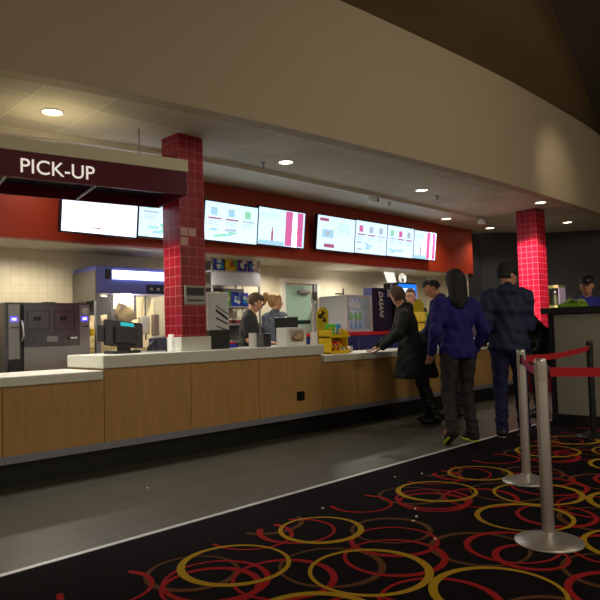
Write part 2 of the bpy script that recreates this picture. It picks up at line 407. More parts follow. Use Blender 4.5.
# ------------------------------------------------------------------ pick-up canopy sign
A = Vector((1.84, 5.2)); B = Vector((3.43, 4.9)); ang = math.atan2(B.y - A.y, B.x - A.x)
s = empty('pick_up_sign', (B.x, B.y, 2.5), ang, 'maroon hanging canopy sign reading PICK-UP with cream cap', 'sign')
L = 3.2
m = MB().box(-L, 0, 0, 0, .025, .22).box(-.025, .025, 0, 0, .7, .22).box(-L, .675, 0, -.025, .7, .22)
m.build('maroon_panel', M_maroon, s)
MB().box(-L, -.015, .22, .012, .715, .335, bev=.006).build('cream_cap', M_capwhite, s)
MB().box(-L, .025, .10, -.025, .675, .12).build('underside_panel', mat('black_canopy_underside', (18, 20, 34), .3), s)
for k in (-.85, -1.58): MB().box(k, .03, .005, k + .02, .675, .02).build('cross_bar', M_grey, s)
for k in (0, 2.1):
    MB().tube([(-.35 - k, .3, .33), (-.35 - k, .3, .665)], .006).build('hanging_rod', M_steel, s)
text('letters', 'PICK-UP', .17, mat('white_letters', (225, 220, 215), .5, emit=(225, 215, 205), es=.55), s, front_mt(-1.475, -.004, .045), .004, xs=.98)

# ------------------------------------------------------------------ menu screens
def screen(x0, x1, z0, z1, label, kind, tilt=.12):
    y = 6.42
    o = empty('menu_screen', (x0, y, z0), 0, label, 'screen', 'lit menu screens on the red wall')
    o.rotation_euler = (tilt, 0, 0)
    W, Hh = x1 - x0, z1 - z0
    MB().box(-.018, .004, -.018, W + .018, .06, Hh + .018, bev=.005).build('frame', M_blackpl, o)
    MB().box(W * .4, .05, .05, W * .6, .26, .3).build('wall_mount', M_black, o)
    MB().box(.0, -.0, .0, W, .004, Hh).build('panel', M_scrw if kind == 'w' else M_scr, o)
    g = MB(); cols = [mat('screen_pink', (200, 60, 130), .4, emit=(214, 110, 170), es=.62), mat('screen_grey_text', (150, 160, 180), .4, emit=(180, 196, 215), es=.62),
                      mat('screen_pale_blue', (140, 200, 230), .4, emit=(170, 215, 240), es=.62), mat('screen_green', (120, 210, 160), .4, emit=(150, 220, 190), es=.62),
                      mat('screen_white', (250, 250, 255), .4, emit=(255, 255, 255), es=1.3), mat('screen_crimson', (150, 40, 80), .4, emit=(180, 100, 140), es=.55)]
    r = random.Random(int(x0 * 100))
    def rect(a, b, c, d_, mi, e=.001): g.box(a * W, -e, b * Hh, c * W, 0, d_ * Hh, mi)
    if kind == 'b':      # bottle poster
        x = .57
        rect(x, .02, .72, .98, 0); rect(.83, .02, .96, .98, 0)
        prof = [(.055, .0), (.06, .3), (.045, .45), (.058, .62), (.03, .8), (.022, .98)]
        for (a, za), (b_, zb) in zip(prof, prof[1:]):
            g.add([((.775 - a) * W, -.003, za * Hh), ((.775 + a) * W, -.003, za * Hh), ((.775 + b_) * W, -.003, zb * Hh), ((.775 - b_) * W, -.003, zb * Hh)], [(0, 1, 2, 3)], 4)
        rect(.27, .1, .31, .38, 5); rect(.28, .38, .30, .5, 5)
        for k in range(4): rect(.05, .85 - k * .03, .4, .86 - k * .03, 2)
        rect(.0, .0, .55, .12, 2)
    elif kind == 'm':
        for k in range(3):
            xx = .06 + k * .32; rect(xx, .56, xx + .24, .60, 5 if r.random() < .5 else 1); rect(xx + .04, .66, xx + .16, .86, r.choice([2, 1, 3, 0]), .0012)
            for q in range(3): rect(xx, .50 - q * .045, xx + .2, .515 - q * .045, 1)
        for k in range(7):
            xx = r.uniform(.04, .5); zz = r.uniform(.06, .3); rect(xx, zz, xx + .14, zz + .06, r.choice([2, 2, 1, 3]), .0015)
    elif kind == 'p':
        rect(.05, .84, .28, .93, 5); rect(.18, .07, .45, .18, 5); rect(.12, .36, .42, .6, 2)
        for k in range(5): rect(.5, .8 - k * .07, .85, .82 - k * .07, 2)
        rect(.2, .42, .32, .55, 1, .0015)
    else:
        rect(.12, .80, .26, .82, 1); rect(.32, .72, .42, .735, 1); rect(.36, .10, .44, .13, 1); rect(.45, .1, .5, .13, 5)
    g.build('graphic', cols, o)
    return o
scr = [(2.89, 3.775, 2.32, 2.82, 'menu screen nearest the pick-up sign, almost blank white', 'w'), (3.805, 4.68, 2.345, 2.85, 'menu screen half hidden behind the red column', 'm'),
       (4.735, 5.61, 2.38, 2.87, 'menu screen with food columns just right of the red column', 'm'), (5.635, 6.52, 2.395, 2.90, 'menu screen with bottle poster above the teal door, left bank', 'b'),
       (6.80, 7.66, 2.41, 2.92, 'menu screen with three small pictures, first after the gap', 'p'), (7.685, 8.49, 2.415, 2.93, 'menu screen with three food columns, second of the right bank', 'm'),
       (8.515, 9.27, 2.42, 2.93, 'menu screen with green drink pictures, third of the right bank', 'm'), (9.295, 9.98, 2.425, 2.92, 'menu screen with magenta striped poster at the far right end', 'b')]
for a in scr: screen(*a)

# ------------------------------------------------------------------ ceiling fittings
lp = ['above the pick-up sign', 'low over the pick-up sign cap', 'right of the red column', 'above the right menu bank', 'near the end of the red wall', 'beside the dark wall', 'just left of the far lit column', 'right of the far lit column']
proto = None
for (x, y), t in zip(CEIL, lp):
    z = ZC - .035 if y > lerp_path(STEP, x) else ZC
    if proto is None:
        proto = empty('ceiling_downlight', (0, 0, 0), 0, 'x', 'ceiling light', 'round recessed downlights over the counter')
        MB().lathe([(.105, .001), (.105, -.008), (.09, -.012), (.082, -.004), (.082, .001)]).build('trim_ring', mat('white_lamp_ring', (230, 226, 214), .5), proto)
        MB().lathe([(.0, -.004), (.04, -.0045), (.08, -.002)]).build('lens', M_lamp, proto)
        o = proto
    else: o = copy_tree(proto)
    o.location = (x, y, z); o['label'] = 'round lit recessed downlight ' + t
    light('downlight_lamp', 'SPOT', (x, y, z - .03), 14 if x < 3 else 30, (1, .92, .78), (x, y, 0), spot_size=2.3, spot_blend=.8, shadow_soft_size=.07)
for i, (x, y) in enumerate([(7.3, 5.72), (10.5, 5.72)]):
    z = ZC - .055 
    o = empty('security_camera', (x, y, z), .6, ['small white ceiling camera above the right menu bank', 'small white ceiling camera near the far lit column'][i], 'camera', 'ceiling cameras')
    MB().lathe([(.001, 0), (.05, 0), (.05, -.02), (.045, -.03), (.001, -.03)], seg=16).build('mount', M_paper, o)
    mm = Matrix.Translation((0, 0, -.06)) @ Matrix.Rotation(PI / 2, 4, 'X')
    MB().lathe([(.001, -.07), (.035, -.07), (.038, .06), (.03, .07), (.001, .07)], seg=16, mt=mm).build('housing', M_paper, o)
    MB().lathe([(.001, .071), (.026, .071), (.026, .09), (.001, .09)], seg=12, mt=mm).build('camera_lens', M_blackpl, o)
for i, (x, y) in enumerate([(4.95, 5.5), (7.95, 5.9), (8.3, 5.25)]):
    o = empty('sprinkler_head', (x, y, ZC if y < 5.79 else ZC - .035), 0, ['sprinkler beside the downlight right of the red column', 'sprinkler between ceiling trim and right menu bank', 'sprinkler beside the downlight over the right menu bank'][i], 'sprinkler', 'ceiling sprinklers')
    MB().lathe([(.001, 0), (.035, 0), (.03, -.01), (.01, -.015), (.01, -.05), (.028, -.052), (.001, -.056)], seg=14).build('body', M_steel, o)

# ------------------------------------------------------------------ back line equipment
def on(name, x, y, z, label, cat, group=None, rz=0): return empty(name, (x, y, z), rz, label, cat, group)
# low steel back bench under oven / popcorn machine
o = on('steel_bench', 2.2, 6.6, 0, 'steel bench behind the counter under the oven', 'bench')
MB().box(0, 0, .74, 2.6, .95, .78).build('bench_top', M_steel, o)
for x in (.05, 1.3, 2.5):
    for y in (.05, .85): box('leg', (x, y, 0, x + .05, y + .05, .74), M_steel, o)
ov = on('stainless_oven', 2.42, 6.72, .78, 'stainless steel double warming oven with blue lit displays', 'oven')
W, D_, HH = .925, .75, .79
MB().box(0, 0, 0, W, D_, HH, bev=.008).build('housing', M_steeld, ov)
for x0, x1 in ((.03, .145), (W - .125, W - .01)):
    p = box('control_panel', (x0, -.012, .2 if x0 < .5 else .05, x1, 0, HH - .02), M_steel, ov)
    box('display', (x0 + .02, -.018, HH - .2, x1 - .025, -.012, HH - .15), mat('blue_display', (60, 60, 255), .3, emit=(70, 60, 255), es=2.2), p)
    box('display_digits', (x0 + .035, -.020, HH - .185, x1 - .04, -.018, HH - .165), mat('display_digits_glow', (220, 220, 255), .3, emit=(220, 220, 255), es=2), p)
    for k in range(3): MB().box(x0 + .03 + k * .025, -.018, HH - .27, x0 + .045 + k * .025, -.012, HH - .255).build('button', M_blackpl, p)
box('side_gap', (.15, -.006, .02, .175, 0, HH - .02), M_black, ov)
d1 = box('upper_door', (.18, -.03, .33, W - .135, 0, HH - .03), M_steeld, ov)
for x0 in (.215, .5):
    m = MB(); zz0, zz1, x1 = .5, .7, x0 + .23
    m.box(x0, -.034, zz0, x0 + .004, -.03, zz1).box(x1, -.034, zz0, x1 + .004, -.03, zz1).box(x0, -.034, zz0, x1, -.03, zz0 + .004).box(x0, -.034, zz1, x1, -.03, zz1 + .004)
    m.build('window_outline', M_black, d1)
    MB().box(x0 + .07, -.045, .60, x0 + .14, -.03, .64, bev=.008).build('latch', M_blackpl, d1)
box('label_plate', (.42, -.034, .37, .54, -.03, .43), M_steel, d1)
box('emblem', (W - .27, -.034, .385, W - .155, -.03, .425), M_black, d1)
m = MB()
for k in range(5): m.box(W - .245 + k * .017, -.036, .392, W - .235 + k * .017, -.034, .417)
m.build('emblem_mark', M_paper, d1)
box('lower_door', (.18, -.03, .02, W - .135, 0, .32), M_steel, ov)
MB().tube([(.16, -.03, .38), (.165, -.06, .44), (.16, -.06, .54), (.16, -.03, .6)], .01).build('handle', M_chrome, ov)
box('black_vent', (.03, -.014, .0, .145, 0, .19), M_blackpl, ov)
MB().lathe([(.001, .012), (.038, .012), (.042, 0)], (W - .06, -.012, HH - .09 + .0), 20, mt=Matrix.Rotation(PI / 2, 4, 'X')).build('round_badge', M_chrome, ov)
MB().box(W + .002, -.03, .42, W + .05, .03, .50, bev=.012).build('yellow_tag', M_yel, ov)
MB().box(.50, .2, HH, .62, .3, HH + .022).build('black_tray', M_blackpl, ov)

pm = on('popcorn_machine', 3.56, 6.98, .78, 'large popcorn machine with lit sign and glowing glass case', 'popcorn machine')
Mcab = mat('blue_lit_steel', (98, 104, 182), .35, .3)  # stainless header, its bluish glow put into the base colour
PW = 1.12
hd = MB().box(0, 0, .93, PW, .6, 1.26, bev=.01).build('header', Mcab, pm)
MB().box(-.012, .0, .84, 0, .6, 1.2).build('side_panel', mat('brushed_grey_side', (124, 120, 112), .4, .6), pm)
box('lit_sign', (.21, -.03, 1.105, 1.03, 0, 1.21), mat('popcorn_sign_glow', (240, 244, 255), .4, emit=(225, 235, 255), es=2.5), hd)
box('sign_end', (.12, -.02, 1.1, .19, 0, 1.22), M_blackpl, hd)
sw = box('switch_panel', (.68, -.015, .94, 1.1, 0, 1.05), mat('dark_switch_panel', (24, 34, 66), .3), hd)
for k in range(4): box('switch', (.72 + k * .1, -.022, .975, .76 + k * .1, -.015, 1.01), M_grey, sw)
box('post', (-.005, 0, 0, .055, .05, .93), M_grey, pm)
box('post', (PW - .05, 0, 0, PW, .05, .93), M_grey, pm)
box('back_panel', (.0, .56, 0, PW, .6, .93), mat('warm_cream_panel', (250, 232, 186), .5), pm)
box('base_tray', (0, 0, 0, PW, .6, .1), M_steel, pm)
box('glass_front', (.055, .012, .1, PW - .05, .018, .93), M_glass, pm)
light('popcorn_case_lamp', 'POINT', (4.1, 7.25, 1.66), 22, (1, .86, .6), shadow_soft_size=.06)
kt = MB().lathe([(.001, -.1), (.1, -.1), (.13, -.06), (.14, .08), (.15, .1), (.13, .1), (.12, 0), (.001, -.04)], (.5, .3, .66), 22, mt=Matrix.Rotation(.75, 4, 'Y')).build('kettle', mat('brass_kettle', (176, 150, 96), .35, .7), pm)
MB().box(.32, .25, .60, .36, .35, .93).box(.64, .25, .62, .68, .35, .93).tube([(.3, .3, .75), (.7, .3, .72)], .015).build('kettle_bracket', M_steeld, pm)
MB().box(.12, .2, .68, .28, .5, .9).build('dark_oil_box', mat('dark_blue_box', (60, 60, 84), .4), pm)
MB().tube([(.84, .3, .93), (.84, .3, .35)], .012).build('hanging_scoop_rod', M_blackpl, pm)
MB().box(.72, .22, .42, .86, .3, .66, bev=.02).build('steel_scoop', M_chrome, pm)
MB().box(.92, .22, .4, 1.0, .3, .68, bev=.01).build('wood_handle_tool', mat('brown_handle', (96, 60, 40), .5), pm)
pc = MB()
rr = random.Random(3)
for k in range(700):
    x = rr.uniform(.08, PW - .1); y = rr.uniform(.08, .5); z = .1 + rr.random() * (.22 + .1 * math.sin(x * 5)); r = rr.uniform(.012, .02)
    vs = [(x + r, y, z), (x - r, y, z), (x, y + r, z), (x, y - r, z), (x, y, z + r), (x, y, z - r)]
    pc.add(vs, [(0, 2, 4), (2, 1, 4), (1, 3, 4), (3, 0, 4), (2, 0, 5), (1, 2, 5), (3, 1, 5), (0, 3, 5)], 0, True)
pcs = pc.build('popcorn', mat('buttered_popcorn', (246, 222, 140), .8, scale=50, var=.15)); pcs.location = (3.56, 6.98, .78); tag(pcs, 'heap of yellow popcorn inside the glass case', 'popcorn', kind='stuff')
# wall shelving with snack bags
sh = on('snack_shelf', 5.36, 7.1, 0, 'grey metal wall shelving holding snack bags left of the teal door', 'shelf')
MB().box(0, 0, 2.06, .9, .42, 2.085).build('shelf_board', M_grey, sh)
MB().box(0, -.01, 1.87, .9, .01, 2.06).build('front_valance', mat('pale_grey_panel', (186, 188, 200), .45), sh)
for z in (1.55, 1.3, 1.05, .6): MB().box(0, 0, z, .9, .42, z + .025).build('shelf_board', M_grey, sh)
box('dark_back_panel', (.02, .36, 1.575, .88, .38, 1.86), mat('dark_shelf_back', (52, 50, 54), .6), sh)
box('lower_back_panel', (.02, .40, .62, .88, .41, 1.3), mat('grey_shelf_back', (120, 118, 120), .6), sh)
for x in (.0, .88):
    for y in (.0, .4): box('post', (x, y, 0, x + .02, y + .02, 2.3), M_grey, sh)
def bag_mesh(w_, h, t):
    n, mm_ = 8, 10; vs = []; fs = []
    for s_ in (1, -1):
        for i in range(n + 1):
            for j in range(mm_ + 1):
                u, v = i / n, j / mm_
                th = t * (math.sin(PI * u) ** .5) * (math.sin(PI * v) ** .45) * (1 + .12 * math.sin(u * 9 + v * 7))
                vs.append(((u - .5) * w_ * (1 - .07 * math.sin(PI * v)), s_ * -th / 2, v * h))
    o_ = (n + 1) * (mm_ + 1)
    for i in range(n):
        for j in range(mm_):
            a = i * (mm_ + 1) + j; b = a + mm_ + 1
            fs.append((a, b, b + 1, a + 1)); fs.append((o_ + a, o_ + a + 1, o_ + b + 1, o_ + b))
    return MB().add(vs, fs, 0, True)
def blotch(parent, w_, h, y, cols_, seed):
    r = random.Random(seed); g = MB()
    for k in range(5):
        cx_, cz, rr_ = r.uniform(-.25, .25) * w_, r.uniform(.25, .75) * h, r.uniform(.1, .2) * w_
        a = r.uniform(0, 3); P = [(cx_ + rr_ * math.cos(a + t) * (1.6 if q % 2 else .8), y - .002 * k, cz + rr_ * math.sin(a + t) * 1.2) for q, t in enumerate([0, 1.2, 2.2, 3.3, 4.5, 5.4])]
        g.add(P, [tuple(range(6))], k % len(cols_))
    return g.build('print', cols_, parent)
def bag(x, y, z, w_, h, m_, cols_, label, group, seed, rz=0, cat='snack bag', t=.06):
    o = on('snack_bag', x, y, z, label, cat, group, rz)
    bag_mesh(w_, h, t).build('wrapper', m_, o); blotch(o, w_, h, -t / 2 - .006, cols_, seed); return o
W5 = [M_paper, M_yel, M_redpl]
bag(5.57, 7.2, 2.085, .19, .22, M_bluew, [M_paper, M_cyan], 'blue snack bag at the left of the top shelf', 'snack bags on the top shelf', 1)
bag(5.78, 7.2, 2.085, .20, .22, M_yel, [M_redpl, M_green, M_bluew], 'yellow snack bag in the middle of the top shelf', 'snack bags on the top shelf', 2)
bag(5.70, 7.32, 2.085, .2, .21, M_paper, [M_green, M_yel], 'white snack bag pushed behind the yellow bag', 'snack bags on the top shelf', 6)
bag(6.0, 7.2, 2.085, .19, .23, M_purple, [M_paper, M_bluew], 'violet snack bag left of the end on the top shelf', 'snack bags on the top shelf', 3)
bag(6.17, 7.2, 2.085, .14, .23, M_purple, [M_paper, M_cyan], 'violet snack bag at the right end of the top shelf', 'snack bags on the top shelf', 4)
for k, (x, m_, t_) in enumerate([(5.5, M_yel, 'yellow snack bag at the left of the second shelf'), (5.68, M_green, 'green snack bag on the second shelf behind the silver stand'), (5.86, M_bluew, 'blue snack bag on the second shelf, nearer the silver stand'), (6.03, M_bluew, 'blue snack bag at the right end of the second shelf')]):
    bag(x, 7.2, 1.575, .16, .21, m_, [M_paper, M_cyan], t_, 'snack bags on the second shelf', 11 + k)
for k, (x, t_) in enumerate([(5.62, 'red carton on the lower shelf behind the cashier, left'), (5.95, 'red carton on the lower shelf behind the cashier, right')]):
    o = on('snack_carton', x, 7.16, 1.325, t_, 'carton', 'cartons on the lower shelf'); MB().box(-.13, 0, 0, .13, .2, .07, bev=.005).build('carton_body', mat('dull_red_card', (150, 60, 50), .6), o)
    box('carton_lid', (-.132, -.002, .05, .132, .202, .075), M_paper, o)

# blue cabinet with red edge, glass door cooler, dark drinks machine
o = on('service_cabinet', 7.62, 6.82, 0, 'blue service cabinet with red top edge under the small cooler', 'cabinet')
box('cabinet_body', (0, 0, 0, 1.75, .72, 1.09), M_navyc, o); box('red_top', (-.02, -.02, 1.09, 1.77, .74, 1.145), M_redpl, o)
box('door_seam', (.56, -.004, .1, .57, 0, 1.05), M_grey, o); box('door_seam', (1.16, -.004, .1, 1.17, 0, 1.05), M_grey, o)
cl = on('drinks_cooler', 8.03, 6.96, 1.145, 'white glass door drinks cooler standing on the blue cabinet', 'cooler')
Wc = .68
m = MB().box(0, 0, 0, .03, .6, .63).box(Wc - .03, 0, 0, Wc, .6, .63).box(.03, 0, 0, Wc - .03, .6, .03).box(.03, 0, .6, Wc - .03, .6, .63).box(.03, .57, .03, Wc - .03, .6, .6)
m.build('cabinet_shell', mat('white_enamel', (182, 188, 196), .35), cl)
box('inner_glow', (.03, .55, .03, Wc - .03, .57, .6), mat('cooler_interior_light', (210, 235, 250), .5, emit=(205, 235, 250), es=.9), cl)
for z in (.2, .4): box('wire_shelf', (.03, .08, z, Wc - .03, .55, z + .008), M_chrome, cl)
dr = MB().box(0, -.04, 0, .06, 0, .63).box(Wc - .06, -.04, 0, Wc, 0, .63).box(.06, -.04, 0, Wc - .06, 0, .05).box(.06, -.04, .58, Wc - .06, 0, .63).build('door', MATS['white_enamel'], cl)
box('door_glass', (.06, -.025, .05, Wc - .06, -.02, .58), M_glass, dr); box('door_handle', (.02, -.06, .2, .04, -.04, .45), M_grey, dr)
bot = None
bl = [M_paper, M_green, M_cyan, M_bluew]
for row, z in enumerate((.03, .208, .408)):
    for k in range(5):
        x = 8.03 + .11 + k * .115
        o = on('drink_bottle', x, 6.96 + .16, 1.145 + z, '%s bottle in the cooler, %s shelf, %s' % (['blue capped', 'green labelled', 'pale'][row], ['bottom', 'middle', 'top'][row], ['at the left end', 'second from left', 'in the centre', 'second from right', 'at the right end'][k]), 'bottle', 'bottles in the cooler')
        MB().lathe([(.001, 0), (.03, 0), (.032, .01), (.032, .09), (.014, .12), (.012, .14)], seg=12).build('bottle_body', [M_cyan, M_green, M_paper][row], o)
        MB().lathe([(.014, .138), (.015, .155), (.001, .156)], seg=10).build('cap', [M_bluew, M_paper, M_redpl][row], o)
vb = on('drinks_machine', 8.79, 6.98, 1.145, 'dark navy drinks machine with white vertical lettering beside the cooler', 'drinks machine')
MB().box(0, 0, 0, .58, .2, .78, bev=.01).build('machine_body', M_navyp, vb)
text('letters', 'DASANI', .165, M_paper, vb, Matrix.Translation((.2, -.003, .72)) @ Matrix.Rotation(PI / 2, 4, 'X') @ Matrix.Rotation(-PI / 2, 4, 'Z'), .002, shear=.3, xs=.78)
box('grey_plate', (.45, -.008, .62, .56, 0, .76), M_grey, vb)
m = MB(); m.tube([(-.3, .28, .705), (-.05, .28, .705)], .008).tube([(-.08, .28, .66), (-.08, .28, .80)], .01)
m.build('bracket', M_blackpl, on('wall_bracket', 8.79, 7.3, 1.145, 'thin black pipe bracket on the cream wall above the cooler', 'bracket'))
sm = on('slush_machine', 9.42, 6.9, 1.145, 'slush drink machine with glowing blue header behind the cashier', 'drinks machine')
MB().box(0, 0, 0, .62, .6, .58, bev=.01).build('machine_body', M_blackpl, sm)
hd = box('blue_header', (.05, -.02, .60, .60, .3, .86), mat('blue_header_glow', (20, 90, 220), .3, emit=(30, 110, 235), es=1.0), sm)
box('white_caption', (.14, -.026, .69, .52, -.02, .78), mat('caption_glow', (235, 245, 255), .3, emit=(225, 240, 255), es=1.6), hd)
box('header_frame', (.03, 0, .57, .62, .32, .89), M_black, sm)
for x in (.12, .38): MB().box(x, -.08, .12, x + .14, .0, .42, bev=.02).build('slush_tank', mat('pale_tank', (190, 210, 205), .3), sm)
ws = on('white_sign_board', 9.30, 7.0, 2.035, 'small slanted white sign board on top of the slush machine', 'sign')
pts = [(0.02, 0), (.26, 0), (.20, .19), (-.08, .19)]
MB().add([(x, 0, z) for x, z in pts] + [(x, .03, z) for x, z in pts], [(0, 1, 2, 3), (7, 6, 5, 4), (0, 4, 5, 1), (1, 5, 6, 2), (2, 6, 7, 3), (3, 7, 4, 0)]).build('board', mat('white_lit_board', (240, 240, 235), .5, emit=(240, 238, 225), es=.7), ws)
box('support', (.1, .005, -.14, .14, .025, .01), M_grey, ws)
ws = on('round_topper', 9.82, 7.05, 2.03, 'round white topper on the slush machine beside the slanted board', 'sign')
MB().lathe([(.001, .02), (.095, .02), (.1, .01), (.1, -.01), (.095, -.02), (.001, -.02)], (0, 0, .1), 24, mt=Matrix.Rotation(PI / 2, 4, 'X')).build('disc', mat('white_topper', (236, 234, 226), .5, emit=(236, 232, 220), es=.5), ws)
MB().box(-.05, -.03, .03, .01, -.02, .10, bev=.004).build('dark_mark', M_blackpl, ws)

# ------------------------------------------------------------------ things on the raised counter
t = on('till_terminal', 3.06, 5.42, 1.02, 'black touch till seen from the back left of the red column', 'till')
MB().box(-.13, -.02, 0, .15, .2, .03, bev=.01).build('foot', M_blackpl, t)
MB().box(-.05, .03, .02, .07, .09, .2, bev=.01).build('stand', M_blackpl, t)
hdm = Matrix.Translation((.02, .08, .19)) @ Matrix.Rotation(-.22, 4, 'X') @ Matrix.Rotation(.12, 4, 'Y')
sc = MB().box(-.2, -.02, -.13, .2, .02, .12, mt=hdm, bev=.008).build('screen', M_blackpl, t)
MB().box(-.11, -.05, -.11, .12, -.02, .06, mt=hdm, bev=.008).build('back_box', M_black, sc)
MB().box(-.04, -.024, .07, .1, -.02, .105, mt=hdm).build('turquoise_badge', mat('turquoise_badge', (20, 170, 180), .4, emit=(20, 170, 180), es=.4), sc)
MB().box(-.26, -.0, -.1, -.2, .02, .06, mt=hdm, bev=.005).build('card_reader', M_blackpl, sc)
MB().tube([(.12, .02, .01), (.2, -.06, .008), (.33, -.05, .008), (.42, -.02, .008)], .006).build('cable', M_grey, t)
t = on('receipt_printer', 3.40, 5.42, 1.02, 'black receipt printer between the till and the red column', 'printer')
MB().box(0, 0, 0, .15, .16, .14, bev=.01).build('printer_body', mat('dark_blue_grey_plastic', (36, 38, 58), .35), t)
MB().box(.02, .03, .14, .13, .12, .15).build('paper_slot', M_grey, t)
MB().tube([(-.06, .06, .01), (-.07, .02, .05), (-.03, .02, .1), (0, .05, .1)], .022).build('phone_cradle', M_blackpl, t)
def cup_stack(x, y, z, r, h, label, n=5):
    o = on('cup_stack', x, y, z, label, 'cups')
    pr_ = [(.001, 0), (r, 0)]
    for k in range(n): pr_ += [(r - .003 - .2 * r * k / n, h * (k + .1) / n), (r + .001 - .22 * r * (k + 1) / n, h * (k + 1) / n)]
    pr_ += [(.001, h)]
    MB().lathe(pr_, seg=18).build('cups', M_paper, o); return o
cup_stack(3.50, 5.32, 1.02, .035, .17, 'white upside down cup stack against the red column')
cup_stack(5.355, 5.14, 1.02, .05, .15, 'white upturned cup stack at the right end of the raised worktop')
o = on('silver_stand', 4.03, 5.40, 1.02, 'tall silver dispenser stand with painted diagonal reflections on black base', 'stand')
MB().box(0, 0, .2, .27, .2, .61, bev=.012).build('silver_panel', mat('pale_silver', (206, 209, 211), .4), o)
MB().box(.0, -.005, 0, .27, .21, .2, bev=.008).build('black_base', mat('black_mesh', (20, 19, 20), .5, scale=80, var=.6, bump=.6), o)
g = MB()
for z0, dz, w2 in ((.47, -.09, .012), (.43, -.10, .03), (.34, -.07, .018), (.25, -.05, .01)):
    g.add([(.09, -.003, z0), (.25, -.003, z0 + dz), (.25, -.003, z0 + dz - w2), (.09, -.003, z0 - w2)], [(0, 3, 2, 1)])
g.build('painted_reflection', M_black, o)  # dark slanting reflections painted as strips on the silver panel
o = on('napkin_box', 4.60, 5.28, 1.02, 'dark grey napkin holder with white side beside the cashier', 'napkin holder')
MB().box(0, 0, 0, .085, .14, .15, bev=.006).build('grey_block', mat('mid_grey_plastic', (110, 114, 118), .4), o)
MB().box(.088, 0, 0, .20, .14, .15, bev=.006).build('dark_block', mat('dark_grey_plastic', (50, 54, 56), .4), o)
MB().box(-.03, .02, 0, -.002, .12, .16).build('white_card', M_paper, o)
t = on('till_terminal', 5.22, 5.45, 1.02, 'black till beside the cashiers with its screen turned sideways', 'till')
MB().box(-.1, -.04, 0, .1, .08, .03, bev=.01).build('foot', M_blackpl, t); MB().box(-.03, -.01, .02, .03, .05, .22, bev=.01).build('stand', M_blackpl, t)
hdm = Matrix.Translation((0, 0, .24)) @ Matrix.Rotation(-.75, 4, 'Z') @ Matrix.Rotation(.25, 4, 'X')
sc = MB().box(-.15, -.02, -.11, .13, .02, .1, mt=hdm, bev=.008).build('screen', M_blackpl, t)
MB().box(.02, -.03, .25, .38, .09, .3, bev=.01).build('customer_display', mat('dark_green_display', (36, 66, 60), .3), t)
o = on('picture_box', 4.955, 5.18, 1.02, 'white box with a brown burger picture on the raised worktop', 'display box')
MB().box(0, 0, 0, .31, .18, .21, bev=.004).build('white_box', M_paper, o)
g = MB(); g.box(.05, -.002, .04, .27, 0, .18, 0)
pts = [(.06, .09), (.14, .15), (.22, .165), (.26, .12), (.25, .06), (.2, .045), (.1, .05)]
g.add([(x, -.004, z) for x, z in pts], [tuple(range(7))[::-1]], 1); g.add([(x * .7 + .06, -.006, z * .7 + .04) for x, z in pts], [tuple(range(7))[::-1]], 2)
g.build('picture', [mat('picture_pale', (190, 184, 172), .6), mat('picture_brown', (128, 92, 62), .6), mat('picture_tan', (206, 176, 130), .6)], o)
o = on('cup_lid_tray', 4.42, 5.62, 1.02, 'red and blue tray of white lids beside the silver stand', 'tray')
MB().box(-.08, 0, 0, .16, .16, .04, bev=.005).build('blue_tray', M_bluew, o); MB().box(-.07, .01, .04, .15, .15, .065, bev=.005).build('red_tray', M_redpl, o)
for k in range(3): MB().lathe([(.001, .0), (.03, 0), (.028, .012), (.001, .014)], (-.03 + k * .07, .07, .065), 12).build('lid', M_paper, o)
o = on('white_plate', 1.86, 5.55, .89, 'small white dish on the low worktop at the left picture edge', 'dish')
MB().lathe([(.001, 0), (.05, 0), (.08, .03), (.075, .03), (.045, .008), (.001, .006)], seg=20).build('dish', M_paper, o)

# ------------------------------------------------------------------ candy racks on the low counter
def candy_rack(x, y, z, h, label, rz=0):
    o = on('candy_rack', x, y, z, label, 'candy rack', 'yellow candy racks on the counter', rz)
    for sx in (0, .3): MB().box(sx, 0, 0, sx + .015, .22, h, bev=.003).build('side_panel', M_yel, o)
    box('back_panel', (0, .205, 0, .315, .22, h), M_yel, o)
    for k, zz in enumerate((.0, .2)): MB().box(.0, -.03, zz, .315, .205, zz + .02).box(0, -.035, zz, .315, -.025, zz + .045).build('shelf', M_yel, o)
    return o
candy_rack(5.76, 5.24, .89, .30, 'yellow candy rack at the left end of the low worktop')
for k, (dx, m_, l_) in enumerate([(.06, M_orange, 'left'), (.15, M_redpl, 'centre'), (.24, M_orange, 'right')]):
    bag(5.76 + dx, 5.33, .915, .09, .13, m_, [M_yel, M_paper], 'small candy pack on the lower shelf of the yellow rack, ' + l_, 'candy packs on the lower rack shelf', 30 + k, cat='candy pack', t=.05)
for k, (dx, m_, l_) in enumerate([(.05, M_green, 'bright green candy pack at the left of the upper rack shelf'), (.14, M_green, 'bright green candy pack in the middle of the upper rack shelf'), (.24, M_cyan, 'light blue candy pack at the right of the upper rack shelf')]):
    bag(5.76 + dx, 5.33, 1.115, .1, .15, m_, [M_paper, M_yel], l_, 'candy packs on the upper rack shelf', 40 + k, cat='candy pack', t=.05)
o = on('rack_topper', 5.86, 5.47, 1.19, 'yellow and black topper card standing above the candy rack', 'sign')
P = [(-.09, 0), (.11, 0), (.12, .24), (.06, .3), (-.04, .28), (-.1, .22)]
MB().add([(x, -.0, z) for x, z in P] + [(x, .012, z) for x, z in P], [tuple(range(6)), tuple(range(6, 12))[::-1]] + [(i, i + 6, (i + 1) % 6 + 6, (i + 1) % 6) for i in range(6)]).build('card', mat('olive_yellow_card', (200, 176, 30), .5), o)
blotch(o, .24, .32, -.004, [mat('dark_print', (60, 50, 20), .5), M_yel], 77)
o = on('candy_rack', 7.62, 5.10, .89, 'narrow yellow candy rack between the cashier and the bending man', 'candy rack', 'yellow candy racks on the counter')
for sx in (0, .24): MB().box(sx, 0, 0, sx + .015, .2, .52, bev=.003).build('side_panel', M_yel, o)
